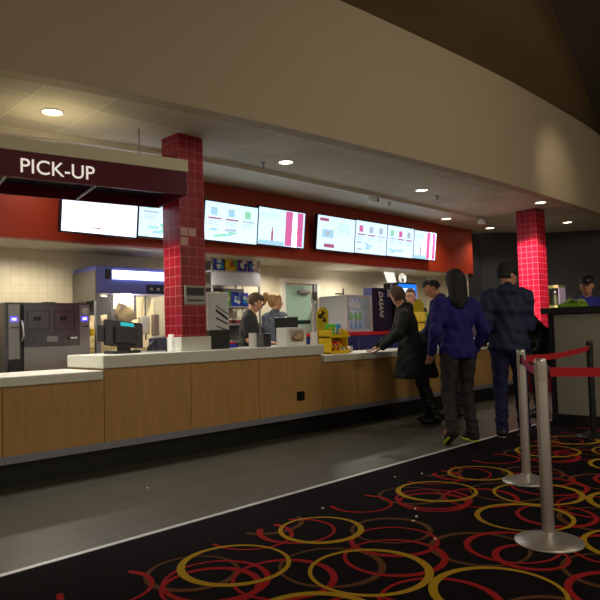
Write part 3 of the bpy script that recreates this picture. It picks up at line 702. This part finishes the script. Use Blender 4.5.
box('back_panel', (0, .185, 0, .255, .2, .52), M_yel, o)
for zz in (0, .18, .36): MB().box(0, -.02, zz, .255, .185, zz + .02).build('shelf', M_yel, o)
P = [(0, 0), (.255, 0), (.26, .12), (.18, .19), (.08, .19), (0, .1)]
MB().add([(x, .19, .52 + z) for x, z in P] + [(x, .2, .52 + z) for x, z in P], [tuple(range(6)), tuple(range(6, 12))[::-1]] + [(i, i + 6, (i + 1) % 6 + 6, (i + 1) % 6) for i in range(6)]).build('header_card', MATS['olive_yellow_card'], o)
for k, (dx, zz, m_, l_) in enumerate([(.07, .38, M_green, 'green candy pack on the top shelf of the narrow rack, left'), (.18, .38, M_green, 'green candy pack on the top shelf of the narrow rack, right'), (.07, .2, M_orange, 'orange candy pack on the middle shelf of the narrow rack'), (.18, .2, M_yel, 'yellow candy pack on the middle shelf of the narrow rack'), (.12, .02, M_redpl, 'red candy pack on the bottom shelf of the narrow rack')]):
    bag(7.62 + dx, 5.17, .89 + zz, .1, .13, m_, [M_paper, M_yel], l_, 'candy packs in the narrow rack', 50 + k, cat='candy pack', t=.05)
o = on('drink_cup', 7.36, 5.2, .89, 'red and white paper cup left of the narrow candy rack', 'cup')
MB().lathe([(.001, 0), (.035, 0), (.05, .22), (.046, .22), (.001, .2)], seg=18).build('cup_body', M_redpl, o); MB().lathe([(.0375, .05), (.0476, .16)], seg=18).build('white_band', M_paper, o)
for k, (x, y, t_) in enumerate([(6.05, 5.3, 'small silver cup near the elbow of the customer in black'), (6.32, 5.42, 'small silver cup behind the arm of the customer in black')]):
    o = on('small_cup', x, y, .89, t_, 'cup', 'small cups on the low worktop'); MB().lathe([(.001, 0), (.03, 0), (.04, .08), (.036, .08), (.027, .006), (.001, .006)], seg=16).build('cup_body', M_chrome, o)
    MB().tube([(.036, 0, .065), (.06, 0, .05), (.055, 0, .025), (.032, 0, .02)], .005).build('handle', M_chrome, o)
o = on('napkin_pile', 9.1, 5.12, .89, 'crumpled pile of white napkins on the worktop right of the blue fleece', 'napkins')
g = MB(); rr = random.Random(5)
for k in range(6):
    mt_ = Matrix.Translation((rr.uniform(-.1, .1), rr.uniform(-.04, .06), .02 + k * .016)) @ Matrix.Rotation(rr.uniform(-.5, .5), 4, 'Z') @ Matrix.Rotation(rr.uniform(-.25, .25), 4, 'Y')
    g.box(-.1, -.07, -.004, .1, .07, .004, mt=mt_)
g.build('napkin_sheets', M_paper, o)
o = on('paper_tray', 7.22, 5.13, .89, 'white paper on the counter under the bending man hand', 'paper')
MB().box(-.14, -.1, 0, .16, .1, .012).build('sheet', M_paper, o)

# ------------------------------------------------------------------ right bar counter
o = on('bar_counter', 7.3, 0, 0, 'dark bar counter with grey side panel behind the rope barrier', 'counter')
box('carcass', (.02, -1.2, 0, .62, 3.19, 1.30), M_black, o)
box('bar_top', (-.04, -1.25, 1.30, .7, 3.25, 1.37), M_black, o)
box('base_board', (.0, -1.2, 0, .02, 3.19, .14), M_black, o)
for y0, y1 in ((1.62, 3.11), (.2, 1.55), (-1.15, .12)): box('grey_panel', (-.002, y0, .14, .02, y1, 1.285), M_gpanel, o)
o = on('snack_tray', 7.72, 3.05, 1.37, 'bright green tray of snacks on the dark bar counter', 'tray')
MB().box(-.12, -.14, 0, .12, .14, .05, bev=.01).build('tray_body', mat('lime_tray', (120, 160, 30), .45), o)
g = MB(); rr = random.Random(9)
for k in range(16):
    mt_ = Matrix.Translation((rr.uniform(-.09, .09), rr.uniform(-.12, .12), .055 + rr.random() * .03)) @ Matrix.Rotation(rr.uniform(-1, 1), 4, 'X') @ Matrix.Rotation(rr.uniform(-1, 1), 4, 'Y')
    g.box(-.03, -.03, -.004, .03, .03, .004, mt=mt_)
g.build('snack_pieces', [mat('pale_lime', (130, 156, 60), .6)], o)
o = on('spice_shelf', 12.4, 5.15, 0, 'small pale lit shelf unit beside the lit red column', 'shelf')
for y in (0, .36): box('side_panel', (0, y, 0, .3, y + .02, 1.95), M_grey, o)
for z in (.5, 1.0, 1.5, 1.9): box('shelf_board', (0, 0, z, .3, .38, z + .05), mat('yellow_lit_board', (206, 200, 130), .5, emit=(206, 196, 110), es=.12), o)  # yellow light on the boards put into their colour and a faint glow
for k, (y, m_, t_) in enumerate([(5.42, mat('dull_orange_bottle', (150, 96, 50), .5), 'orange bottle on the pale shelf beside the lit column'), (5.28, mat('dull_green_bottle', (86, 104, 60), .5), 'green bottle on the pale shelf beside the lit column')]):
    o = on('sauce_bottle', 12.5, y, 1.55, t_, 'bottle', 'bottles on the pale shelf'); MB().lathe([(.001, 0), (.045, 0), (.048, .02), (.048, .17), (.02, .23), (.018, .26)], seg=14).build('bottle_body', m_, o); MB().lathe([(.02, .255), (.02, .29), (.001, .291)], seg=12).build('cap', M_paper, o)

# ------------------------------------------------------------------ rope barrier
def stanchion(x, y, label, m_, rz=0, hgt=.99):
    o = on('barrier_post', x, y, .004, label, 'barrier post', None, rz)
    MB().lathe([(.001, 0), (.178, 0), (.18, .006), (.175, .012), (.12, .028), (.06, .048), (.034, .06), (.001, .06)], seg=40).build('base', m_, o)
    MB().lathe([(.0325, .05), (.0325, hgt - .02), (.03, hgt), (.001, hgt)], seg=24).build('post', m_, o)
    MB().lathe([(.0345, hgt - .125), (.0345, hgt - .03)], seg=24).build('belt_head', m_, o)
    return o
near = (3.369, 1.522); far = (4.567, 2.211); blk = (6.78, 2.53); off = (4.62, .30)
stanchion(*near, 'nearer silver barrier post with a round dish base on the carpet', M_chrome)
stanchion(*far, 'farther silver barrier post left of the nearer one', M_chrome)
stanchion(*blk, 'black barrier post in front of the grey bar panel', M_blackpl)
stanchion(*off, 'silver barrier post past the right picture edge', M_chrome)
def belt(a, b, m_, label, z=.92):
    a = Vector((a[0], a[1], z)); b = Vector((b[0], b[1], z)); d_ = (b - a).normalized(); a2 = a + d_ * .035; b2 = b - d_ * .035
    n = Vector((-d_.y, d_.x, 0)) * .0015; vs = []; N = 16
    for i in range(N + 1):
        t = i / N; p = a2.lerp(b2, t); p.z -= .02 * math.sin(PI * t)
        for s_ in (-1, 1):
            for q in (-.025, .025): vs.append(p + n * s_ + Vector((0, 0, q)))
    fs = []
    for i in range(N):
        k = i * 4; j = k + 4
        fs += [(k, j, j + 1, k + 1), (k + 2, k + 3, j + 3, j + 2), (k, k + 2, j + 2, j), (k + 1, j + 1, j + 3, k + 3)]
    fs += [(0, 1, 3, 2), (N * 4, N * 4 + 2, N * 4 + 3, N * 4 + 1)]
    o = empty('barrier_belt', (0, 0, 0), 0, label, 'barrier belt')
    MB().add(vs, fs).build('webbing', m_, o)
    for p in (a2, b2): MB().lathe([(.001, -.035), (.014, -.035), (.014, .035), (.001, .035)], tuple(p), 10).build('end_clip', M_blackpl, o)
belt(far, blk, M_belt, 'red barrier belt running to the black post')
belt(near, off, M_belt, 'red barrier belt running out past the right picture edge')
belt(near, far, M_pink, 'magenta-lit barrier belt between the two silver posts')
# popcorn crumbs on the floor
pr = [(4.27, 2.95), (4.05, 3.05), (3.2, 2.28), (3.42, 2.42), (2.62, 4.35), (3.05, 2.9), (3.28, 2.32), (3.0, 2.0)]
g0 = None
for i, (x, y) in enumerate(pr):
    if g0 is None:
        mb = MB(); r = .008
        mb.add([(r, 0, r), (-r, 0, r), (0, r, r), (0, -r, r), (0, 0, 2 * r), (0, 0, 0)], [(0, 2, 4), (2, 1, 4), (1, 3, 4), (3, 0, 4), (2, 0, 5), (1, 2, 5), (3, 1, 5), (0, 3, 5)])
        mb.add([(r * 2, 0, r), (.2 * r, 0, r * .5), (r, r, r), (r, -r, r), (r, 0, 1.8 * r), (r, 0, 0)], [(0, 2, 4), (2, 1, 4), (1, 3, 4), (3, 0, 4), (2, 0, 5), (1, 2, 5), (3, 1, 5), (0, 3, 5)])
        o = g0 = mb.build('popcorn_crumb', mat('crumb_white', (230, 225, 205), .8))
        tag(o, 'tiny white popcorn crumb lying on the floor', 'crumb', 'popcorn crumbs on the floor')
    else: o = g0.copy(); C.objects.link(o)
    o.location = (x, y, .006 if y < 3.34 else 0); o.rotation_euler = (0, 0, i)
# ------------------------------------------------------------------ people (bodies and clothes grown as blended distance fields)
def smin(a, b, k):
    h = np.maximum(k - np.abs(a - b), 0) / k
    return np.minimum(a, b) - h * h * k * .25
def sdf_build(name, prims, m, parent, vox=.012, k=.035, post=None, scale=1.0):
    """prims: ('c',a,b,ra,rb) tapered capsule | ('e',c,(rx,ry,rz),R3|None) ellipsoid | ('s', ...ellipsoid...) subtracts"""
    lo = np.full(3, 1e9); hi = np.full(3, -1e9); bbs = []
    for p in prims:
        if p[0] == 'c':
            a, b = np.array(p[1], float), np.array(p[2], float); r = max(p[3], p[4]); l_, h_ = np.minimum(a, b) - r, np.maximum(a, b) + r
        else:
            c = np.array(p[1], float); r = max(p[2]); l_, h_ = c - r, c + r
        bbs.append((l_, h_))
        if p[0] != 's': lo = np.minimum(lo, l_); hi = np.maximum(hi, h_)
    lo -= vox * 3; hi += vox * 3
    n = np.ceil((hi - lo) / vox).astype(int) + 1
    F = np.full(n, 1.0, dtype=np.float32)
    ax = [lo[i] + np.arange(n[i]) * vox for i in range(3)]
    for p, (l_, h_) in zip(prims, bbs):
        mg = .07
        i0 = np.clip(np.floor((l_ - mg - lo) / vox).astype(int), 0, n); i1 = np.clip(np.ceil((h_ + mg - lo) / vox).astype(int) + 1, 0, n)
        if (i1 <= i0).any(): continue
        sl = tuple(slice(i0[q], i1[q]) for q in range(3))
        X, Y, Z = np.meshgrid(ax[0][sl[0]], ax[1][sl[1]], ax[2][sl[2]], indexing='ij')
        if p[0] == 'c':
            a, b = np.array(p[1], float), np.array(p[2], float); d = b - a; L = max((d * d).sum(), 1e-9)
            t = np.clip(((X - a[0]) * d[0] + (Y - a[1]) * d[1] + (Z - a[2]) * d[2]) / L, 0, 1)
            D = np.sqrt((X - a[0] - t * d[0]) ** 2 + (Y - a[1] - t * d[1]) ** 2 + (Z - a[2] - t * d[2]) ** 2) - (p[3] + (p[4] - p[3]) * t)
        else:
            x, y, z = X - p[1][0], Y - p[1][1], Z - p[1][2]
            if len(p) > 3 and p[3] is not None:
                R = np.array(p[3].transposed())
                x, y, z = R[0][0] * x + R[0][1] * y + R[0][2] * z, R[1][0] * x + R[1][1] * y + R[1][2] * z, R[2][0] * x + R[2][1] * y + R[2][2] * z
            r = p[2]
            k0 = np.sqrt((x / r[0]) ** 2 + (y / r[1]) ** 2 + (z / r[2]) ** 2) + 1e-6; k1 = np.sqrt((x / r[0] ** 2) ** 2 + (y / r[1] ** 2) ** 2 + (z / r[2] ** 2) ** 2) + 1e-6
            D = k0 * (k0 - 1) / k1
        kk = p[5] if p[0] == 'c' and len(p) > 5 else (p[4] if p[0] != 'c' and len(p) > 4 else k)
        if p[0] == 's': F[sl] = -smin(-F[sl], D, .008)
        else: F[sl] = smin(F[sl], D.astype(np.float32), kk)
    if post is not None:
        X, Y, Z = np.meshgrid(*ax, indexing='ij'); F = post(F, X, Y, Z)
    for q in range(3):
        s0 = [slice(None)] * 3; s0[q] = 0; F[tuple(s0)] = 1; s0[q] = -1; F[tuple(s0)] = 1
    ins = F < 0
    cnt = sum(ins[i:n[0] - 1 + i, j:n[1] - 1 + j, l:n[2] - 1 + l].astype(np.int8) for i in (0, 1) for j in (0, 1) for l in (0, 1))
    act = np.argwhere((cnt > 0) & (cnt < 8)); idx = -np.ones(cnt.shape, int); idx[tuple(act.T)] = np.arange(len(act))
    cor = [(i, j, l) for i in (0, 1) for j in (0, 1) for l in (0, 1)]
    V = {c: F[act[:, 0] + c[0], act[:, 1] + c[1], act[:, 2] + c[2]] for c in cor}
    acc = np.zeros((len(act), 3)); nn = np.zeros(len(act))
    for a in cor:
        for q in range(3):
            if a[q] == 0:
                b = list(a); b[q] = 1; b = tuple(b); va, vb = V[a], V[b]; ms = (va < 0) != (vb < 0)
                t = np.where(ms, va / np.where(ms, va - vb, 1), 0); P = np.tile(np.array(a, float), (len(act), 1)); P[:, q] += t
                acc[ms] += P[ms]; nn[ms] += 1
    vs = (act + acc / nn[:, None]) * vox + lo
    fs = []
    for q in range(3):
        u, v_ = [(1, 2), (2, 0), (0, 1)][q]
        s0 = [slice(0, -1)] * 3; s1 = [slice(0, -1)] * 3; s1[q] = slice(1, None); s0 = tuple(s0); s1 = tuple(s1)
        E = np.argwhere(ins[s0] != ins[s1]); E = E[(E[:, u] > 0) & (E[:, v_] > 0)]
        du = np.zeros(3, int); du[u] = 1; dv = np.zeros(3, int); dv[v_] = 1
        q4 = np.stack([idx[tuple(x.T)] for x in (E - du - dv, E - dv, E, E - du)], 1)
        flip = ~ins[tuple(E.T)]; q4[flip] = q4[flip][:, ::-1]
        fs.append(q4)
    fs = np.concatenate(fs); fs = fs[(fs >= 0).all(1)]
    me = bpy.data.meshes.new(name); me.from_pydata((vs * scale).tolist(), [], fs.tolist()); me.materials.append(m)
    me.polygons.foreach_set('use_smooth', [True] * len(me.polygons)); me.update()
    o = bpy.data.objects.new(name, me); C.objects.link(o); o.parent = parent
    return o

def vv(p): return tuple(float(x) for x in p)
def person(x, y, az, height, label, bend=0, lean=0, twist=0, head=(0, 0), arms=None, legs=None, top=None, bottom=None, shoes=None, hair=None, skin=None, slim=1.0, hem=.82, puff=0, tz=0, sleeves=1, long_hem=None, glasses=False, cap=False, print_=False, group=None, hairs='short', sole=None, z0=0):
    """az: facing azimuth in the plan (radians, 0 = +X). local: faces +Y, right = +X"""
    s = height / 1.75
    o = empty('person', (x, y, z0), az - PI / 2, label, 'person', group)
    R = math.radians
    PV = Vector((0, 0, .95))
    U = Matrix.Translation(PV) @ Matrix.Rotation(R(-twist), 4, 'Z') @ Matrix.Rotation(R(lean), 4, 'Y') @ Matrix.Rotation(R(-bend), 4, 'X') @ Matrix.Translation(-PV)
    U3 = U.to_3x3()
    NK = Vector((0, .0, 1.50))
    HM = U @ Matrix.Translation(NK) @ Matrix.Rotation(R(-head[0]), 4, 'Z') @ Matrix.Rotation(R(-head[1]), 4, 'X') @ Matrix.Translation(-NK)
    H3 = HM.to_3x3()
    u = lambda *p: vv(U @ Vector(p)); h = lambda *p: vv(HM @ Vector(p))
    w = slim
    def torso(g=0):
        return [('e', vv((0, 0, .95)), (.165 * w + g, .115 + g, .13 + g), None), ('e', u(0, .0, 1.09), (.145 * w + g, .10 + g, .15), U3),
                ('e', u(0, .0, 1.28), (.168 * w + g, .112 + g, .17), U3), ('c', u(-.125 * w, -.005, 1.42), u(.125 * w, -.005, 1.42), .06 + g, .06 + g), ('c', u(0, -.01, 1.38), u(0, -.005, 1.46), .075 + g, .05 + g * .6)]
    sh = [Vector(u(-.175 * w, -.005, 1.405)), Vector(u(.175 * w, -.005, 1.405))]
    if arms is None: arms = [((-.24, -.04, 1.12), (-.25, .06, .87)), ((.24, -.04, 1.12), (.25, .06, .87))]
    if legs is None: legs = [((-.10, .02, .50), (-.11, -.02, .09)), ((.10, .02, .50), (.11, -.02, .09))]
    hp = [Vector((-.088 * w, 0, .90)), Vector((.088 * w, 0, .90))]
    body = torso()
    body += [('c', u(0, -.005, 1.44), h(0, .005, 1.565), .056, .052), ('e', h(0, 0, 1.665), (.074, .093, .098), H3), ('e', h(0, .028, 1.61), (.055, .062, .07), H3), ('e', h(0, .06, 1.575), (.026, .026, .022), H3),
             ('c', h(0, .088, 1.655), h(0, .106, 1.625), .009, .014, .012), ('e', h(-.076, -.005, 1.64), (.011, .02, .031), H3, .01), ('e', h(.076, -.005, 1.64), (.011, .02, .031), H3, .01),
             ('c', h(-.045, .078, 1.683), h(.045, .078, 1.683), .012, .012, .015), ('s', h(-.032, .101, 1.66), (.018, .014, .012), H3), ('s', h(.032, .101, 1.66), (.018, .014, .012), H3),
             ('c', h(-.02, .088, 1.594), h(.02, .088, 1.594), .008, .008, .012)]
    for i, sd in enumerate((-1, 1)):
        el, wr = Vector(arms[i][0]), Vector(arms[i][1])
        body += [('c', vv(sh[i]), vv(el), .050 * w, .038), ('c', vv(el), vv(wr), .040, .026)]
        d = (wr - el).normalized(); sdv = d.cross(Vector((0, 0, 1)));
        sdv = sdv.normalized() if sdv.length > .2 else Vector((0, 1, 0)); nrm = d.cross(sdv).normalized()
        palm = wr + d * .05
        RR = Matrix((sdv, nrm, d)).transposed()
        body.append(('e', vv(palm), (.04, .017, .052), RR, .02))
        for f, (off_, ln) in enumerate(((-.03, .062), (-.010, .074), (.010, .07), (.029, .055))):
            b0 = palm + sdv * off_ + d * .04; b1 = b0 + d * ln * .55 - nrm * .004; b2 = b1 + d * ln * .38 - nrm * .022
            body += [('c', vv(b0), vv(b1), .0095, .009, .004), ('c', vv(b1), vv(b2), .009, .0075, .004)]
        t0 = wr + d * .025 + sdv * .03 * (-sd); t1 = t0 + d * .03 + sdv * .03 * (-sd); t2 = t1 + d * .03 - nrm * .006
        body += [('c', vv(t0), vv(t1), .012, .011, .01), ('c', vv(t1), vv(t2), .011, .009, .005)]
        kn, an = Vector(legs[i][0]), Vector(legs[i][1])
        body += [('c', vv(hp[i]), vv(kn), .082 * w, .052), ('c', vv(kn), vv(an), .054, .036), ('c', vv(an + Vector((0, -.02, -.03))), vv(an + Vector((0, .13, -.055))), .034, .026)]
    sdf_build('body', body, skin or M_skin, o, .0085, .03, None, s)
    # eyes
    for sd in (-1, 1):
        c = Vector(h(.032 * sd, .083, 1.662)) * s
        e = MB().lathe([(.001, -.011), (.008, -.008), (.0115, 0), (.008, .008), (.001, .011)], vv(c), 12).build('eye', mat('eye_white', (226, 222, 214), .3), o)
        q = Vector(h(.032 * sd, .093, 1.662)) * s
        MB().lathe([(.001, -.005), (.005, -.003), (.006, 0), (.005, .003), (.001, .005)], vv(q), 10).build('iris', mat('dark_iris', (40, 28, 20), .2), e)
    # top
    g = .018 + puff
    T = torso(g)
    hz_ = long_hem if long_hem else hem
    if long_hem: T.append(('c', (0, -.0, .95), (0, -.01, hz_ + .02), .16 * w + g, .225 * w + g))
    else: T.append(('e', (0, 0, .90), (.165 * w + g, .12 + g, .12), None))
    for i in (0, 1):
        el, wr = Vector(arms[i][0]), Vector(arms[i][1])
        if sleeves == 1: T += [('c', vv(sh[i]), vv(el), .056 * w + g, .044 + g), ('c', vv(el), vv(wr.lerp(el, .06)), .046 + g, .034 + g * .8)]
        else: T.append(('c', vv(sh[i]), vv(sh[i].lerp(el, .75)), .056 * w + g, .05 + g))
    T.append(('c', u(0, -.015, 1.43), u(0, -.012, 1.49), .07 + puff, .066 + puff))
    if tz: T += [('e', u(0, -.07, 1.47), (.12, .07, .075), U3)]
    rs = random.Random(int(x * 31)); ph = rs.random() * 6
    def post(F, X, Y, Z):
        if puff: F = F + .008 * np.abs(np.sin(Z * 32 + X * 2)) 
        F = F + .0055 * np.sin(Z * 34 + X * 21 + ph) * np.sin(Y * 27 + Z * 12 + ph) + .004 * np.sin(X * 60 + Z * 22)
        return np.maximum(F, (hz_ - Z) * .9)
    jk = sdf_build('jacket' if sleeves == 1 else 'shirt', T, top, o, .0115, .04, post, s)
    # trousers
    B = [('e', (0, 0, .95), (.175 * w, .125, .13), None)]
    for i in (0, 1):
        kn, an = Vector(legs[i][0]), Vector(legs[i][1])
        B += [('c', vv(hp[i]), vv(kn), .096 * w, .068), ('c', vv(kn), vv(an + Vector((0, 0, -.02))), .068, .062)]
    def postb(F, X, Y, Z):
        return F + .005 * np.sin(Z * 46 + ph) * np.sin(X * 30 + Y * 24) + .004 * np.sin(Z * 90 + X * 30) * (Z < .3)
    sdf_build('trousers', B, bottom, o, .0115, .03, postb, s)
    for i in (0, 1):
        an = Vector(legs[i][1]); tip = Vector((0, .16, 0))
        if an.z > .13: tip = Vector((0, .13, -.10))
        Q = [('c', vv(an + Vector((0, -.035, -.04))), vv(an + tip * .55 + Vector((0, 0, -.045))), .043, .04), ('c', vv(an + tip * .5 + Vector((0, 0, -.05))), vv(an + tip + Vector((0, 0, -.055))), .042, .033), ('c', vv(an), vv(an + Vector((0, 0, -.03))), .045, .045)]
        zb = an.z - .088
        so = sdf_build('shoe', Q, shoes or M_black, o, .0085, .03, (lambda F, X, Y, Z: np.maximum(F, zb - Z)) if an.z <= .13 else None, s)
        if sole:
            MB().lathe([(.001, 0), (.046, 0), (.05, .012), (.046, .026), (.001, .027)], (0, 0, 0), 18).build('sole', sole, so)
            sl_ = bpy.data.objects[-1] if False else [q for q in bpy.data.objects if q.parent == so][0]
            dirv = tip.normalized(); sl_.matrix_local = Matrix.Translation(vv((an + tip * .42 + Vector((0, 0, -.088))) * s)) @ (Matrix.Rotation(-.65, 4, 'X') if an.z > .13 else Matrix.Identity(4)) @ Matrix.Diagonal((1.0, 2.85, 1, 1))
    # hair
    HR = [('e', h(0, -.010, 1.685), (.084, .104, .100), H3), ('e', h(0, -.035, 1.645), (.078, .075, .085), H3)]
    if hairs == 'long': HR += [('e', h(0, -.03, 1.68), (.10, .11, .11), H3), ('c', h(-.035, -.06, 1.64), h(-.045, -.08, 1.45), .07, .055), ('c', h(.035, -.06, 1.64), h(.045, -.08, 1.45), .07, .055), ('c', h(0, -.085, 1.60), h(0, -.10, 1.40), .07, .045)]
    if hairs == 'tail': HR += [('c', h(0, -.10, 1.73), h(-.0, -.15, 1.75), .03, .04), ('c', h(0, -.15, 1.75), h(0, -.17, 1.62), .04, .02)]
    if hairs == 'curly': HR += [('e', h(.0, .03, 1.735), (.072, .06, .035), H3)]
    HI = np.array(HM.inverted())
    def posth(F, X, Y, Z):
        ly = HI[1][0] * X + HI[1][1] * Y + HI[1][2] * Z + HI[1][3]; lz = HI[2][0] * X + HI[2][1] * Y + HI[2][2] * Z + HI[2][3]; lx = HI[0][0] * X + HI[0][1] * Y + HI[0][2] * Z + HI[0][3]
        if hairs in ('curly', 'tail'): F = F + .006 * np.sin(lx * 110) * np.sin(ly * 100) * np.sin(lz * 95 + 1) - .002
        else: F = F + .002 * np.sin(lx * 200 + lz * 40)
        face = np.minimum(ly - .012, 1.715 + (.0 if hairs != 'curly' else -.012) - lz)
        low = np.minimum(np.minimum(1.60 - lz, ly + .2), .5) if hairs in ('short', 'curly') else np.full_like(F, -1)
        return np.maximum(np.maximum(F, face), low)
    sdf_build('hair', HR, hair, o, .0085, .025, posth, s)
    if glasses:
        gl = MB()
        for sd in (-1, 1):
            c = Vector((.034 * sd, .104, 1.66)); pts = [h(c.x + .025 * math.cos(a), c.y, c.z + .017 * math.sin(a)) for a in [2 * PI * q / 14 for q in range(15)]]
            gl.tube([Vector(p) * s for p in pts], .0025, 6); gl.tube([Vector(h(.059 * sd, .104, 1.665)) * s, Vector(h(.08 * sd, .02, 1.66)) * s, Vector(h(.082 * sd, -.02, 1.655)) * s], .0022, 6)
        gl.tube([Vector(h(-.009, .106, 1.663)) * s, Vector(h(.009, .106, 1.663)) * s], .0025, 6)
        gl.build('glasses', M_blackpl, o)
    if cap:
        K = [('e', h(0, 0, 1.705), (.09, .108, .085), H3)]
        def postc(F, X, Y, Z):
            lz = HI[2][0] * X + HI[2][1] * Y + HI[2][2] * Z + HI[2][3]; return np.maximum(F, 1.695 - lz)
        if cap == 'beanie':
            K = [('e', h(0, -.01, 1.70), (.092, .112, .098), H3), ('e', h(0, -.01, 1.675), (.094, .114, .05), H3)]
            def postc(F, X, Y, Z):
                lz = HI[2][0] * X + HI[2][1] * Y + HI[2][2] * Z + HI[2][3]; return np.maximum(F + .002 * np.sin(lz * 260), 1.655 - lz)
        else: K.append(('e', h(0, .12, 1.70), (.07, .075, .011), H3))
        sdf_build('beanie' if cap == 'beanie' else 'cap', K, M_coat if cap == 'beanie' else M_black, o, .0085, .01, postc, s)
    if print_:
        P = [(-.10, 1.30), (.10, 1.30), (.115, 1.33), (.10, 1.37), (-.10, 1.37), (-.115, 1.33)]
        MB().add([Vector(u(px_, .143 - abs(px_) * .22, pz)) * s for px_, pz in P] + [Vector(u(px_, .120 - abs(px_) * .22, pz)) * s for px_, pz in P], [tuple(range(6))[::-1], tuple(range(6, 12))] + [(i, (i + 1) % 6, (i + 1) % 6 + 6, i + 6) for i in range(6)]).build('shirt_print', mat('pale_shirt_print', (205, 200, 225), .7), jk)
    return o
az = lambda dx, dy: math.atan2(dy, dx)
M_neon = mat('neon_yellow_rubber', (200, 220, 40), .5)
M_wsole = mat('pale_sole_rubber', (200, 196, 186), .6)
# customer in royal blue fleece
person(5.76, 3.47, az(.45, .9), 1.745, 'person in royal blue fleece with long dark hair, walking towards the counter', bend=2, head=(4, 0), hairs='long', hair=M_hairdk, top=M_blue, bottom=M_pants, shoes=M_coat, sole=M_neon, hem=.86, slim=1.12,
       legs=[((-.14, -.0, .50), (-.20, -.16, .17)), ((.10, .04, .50), (.115, -.04, .09))], arms=[((-.29, -.06, 1.14), (-.27, .08, .92)), ((.29, -.05, 1.14), (.27, .1, .93))], skin=M_skin2)
# customer in navy puffer jacket and beanie
person(6.31, 3.18, az(.80, .6), 1.84, 'person in navy puffer jacket, jeans and black beanie looking to the right', bend=7, head=(62, 14), hairs='short', hair=M_hairdk, top=M_navy, bottom=M_jeans, shoes=M_black, sole=M_wsole, hem=.80, slim=1.06, puff=.016, tz=1, cap='beanie',
       arms=[((-.25, -.02, 1.14), (-.22, .2, .98)), ((.20, .09, 1.12), (.05, .29, 1.05))], skin=M_skin2)
# black coat leaning over the counter
person(6.52, 4.54, az(-.6, .8), 1.72, 'person in long black coat leaning on the worktop with short brown hair', bend=15, lean=-12, head=(48, 4), hairs='short', hair=M_hairbr, top=M_coat, bottom=M_black, shoes=M_black, hem=.8, long_hem=.58, slim=1.16, tz=1,
       arms=[((-.40, .20, 1.13), (-.34, .40, .985)), ((.10, .24, 1.12), (.06, .46, .985))], legs=[((-.02, -.10, .50), (-.0, -.24, .09)), ((.16, -.08, .50), (.22, -.20, .09))], skin=M_skin)
# man bending over the counter behind the blue fleece
person(7.16, 4.42, az(-.25, .97), 1.85, 'person with short black hair and navy top looking down beside the narrow candy rack', bend=12, head=(-28, 26), hairs='short', hair=M_hairdk, top=mat('deep_blue_sweater', (26, 26, 74), .8, scale=14, bump=.4), bottom=M_pants, shoes=M_black, hem=.84, slim=1.1,
       arms=[((-.27, .16, 1.10), (-.12, .40, .94)), ((.27, .16, 1.10), (.16, .40, .95))], skin=M_skin2)
# dark figure half hidden right of the puffer jacket
person(7.95, 3.62, az(-.62, .78), 1.66, 'person in black coat mostly hidden to the right of the navy puffer jacket', bend=24, head=(0, 22), hairs='short', hair=M_hairdk, top=mat('black_nylon_coat', (13, 13, 15), .6, scale=12, bump=.4), bottom=M_black, shoes=M_black, hem=.8, long_hem=.66, slim=1.15, puff=.012, skin=M_skin2)
# cashiers
person(5.20, 6.18, az(.62, -.78), 1.68, 'person with curly brown hair, glasses and black polo working at the till', bend=6, head=(-18, 20), hairs='curly', hair=M_hairbr, top=M_polo, bottom=M_black, sleeves=0, hem=.9, glasses=True, slim=.95,
       arms=[((-.24, .08, 1.14), (-.14, .28, 1.10)), ((.24, .08, 1.14), (.14, .28, 1.10))], skin=M_skin)
person(6.30, 6.88, az(.98, .12), 1.73, 'person with blonde ponytail and grey blue top standing before the teal door', bend=6, head=(45, 0), hairs='tail', hair=M_hairbl, top=M_greysw, bottom=M_black, hem=.85, slim=.98, skin=M_skin,
       arms=[((-.24, .10, 1.13), (-.12, .33, 1.05)), ((.24, .10, 1.12), (.14, .33, 1.04))])
person(8.62, 6.04, az(-.8, -.6), 1.81, 'person with glasses and black printed t-shirt behind the counter facing the customers', bend=2, head=(4, 2), hairs='short', hair=M_hairbr, top=M_polo, bottom=M_black, sleeves=0, hem=.85, glasses=True, print_=True, skin=M_skin,
       arms=[((-.24, .06, 1.13), (-.14, .30, 1.02)), ((.24, .06, 1.12), (.14, .3, 1.02))])
person(8.45, 3.15, az(-.9, -.4), 1.77, 'person in dark cap and blue top behind the dark bar counter', bend=4, head=(6, 6), hairs='short', hair=M_hairdk, top=mat('blue_violet_shirt', (44, 44, 150), .8), bottom=M_black, hem=.85, cap='cap', slim=1.1, skin=M_skin2,
       arms=[((-.24, .08, 1.13), (-.14, .3, 1.06)), ((.24, .08, 1.12), (.14, .3, 1.06))])
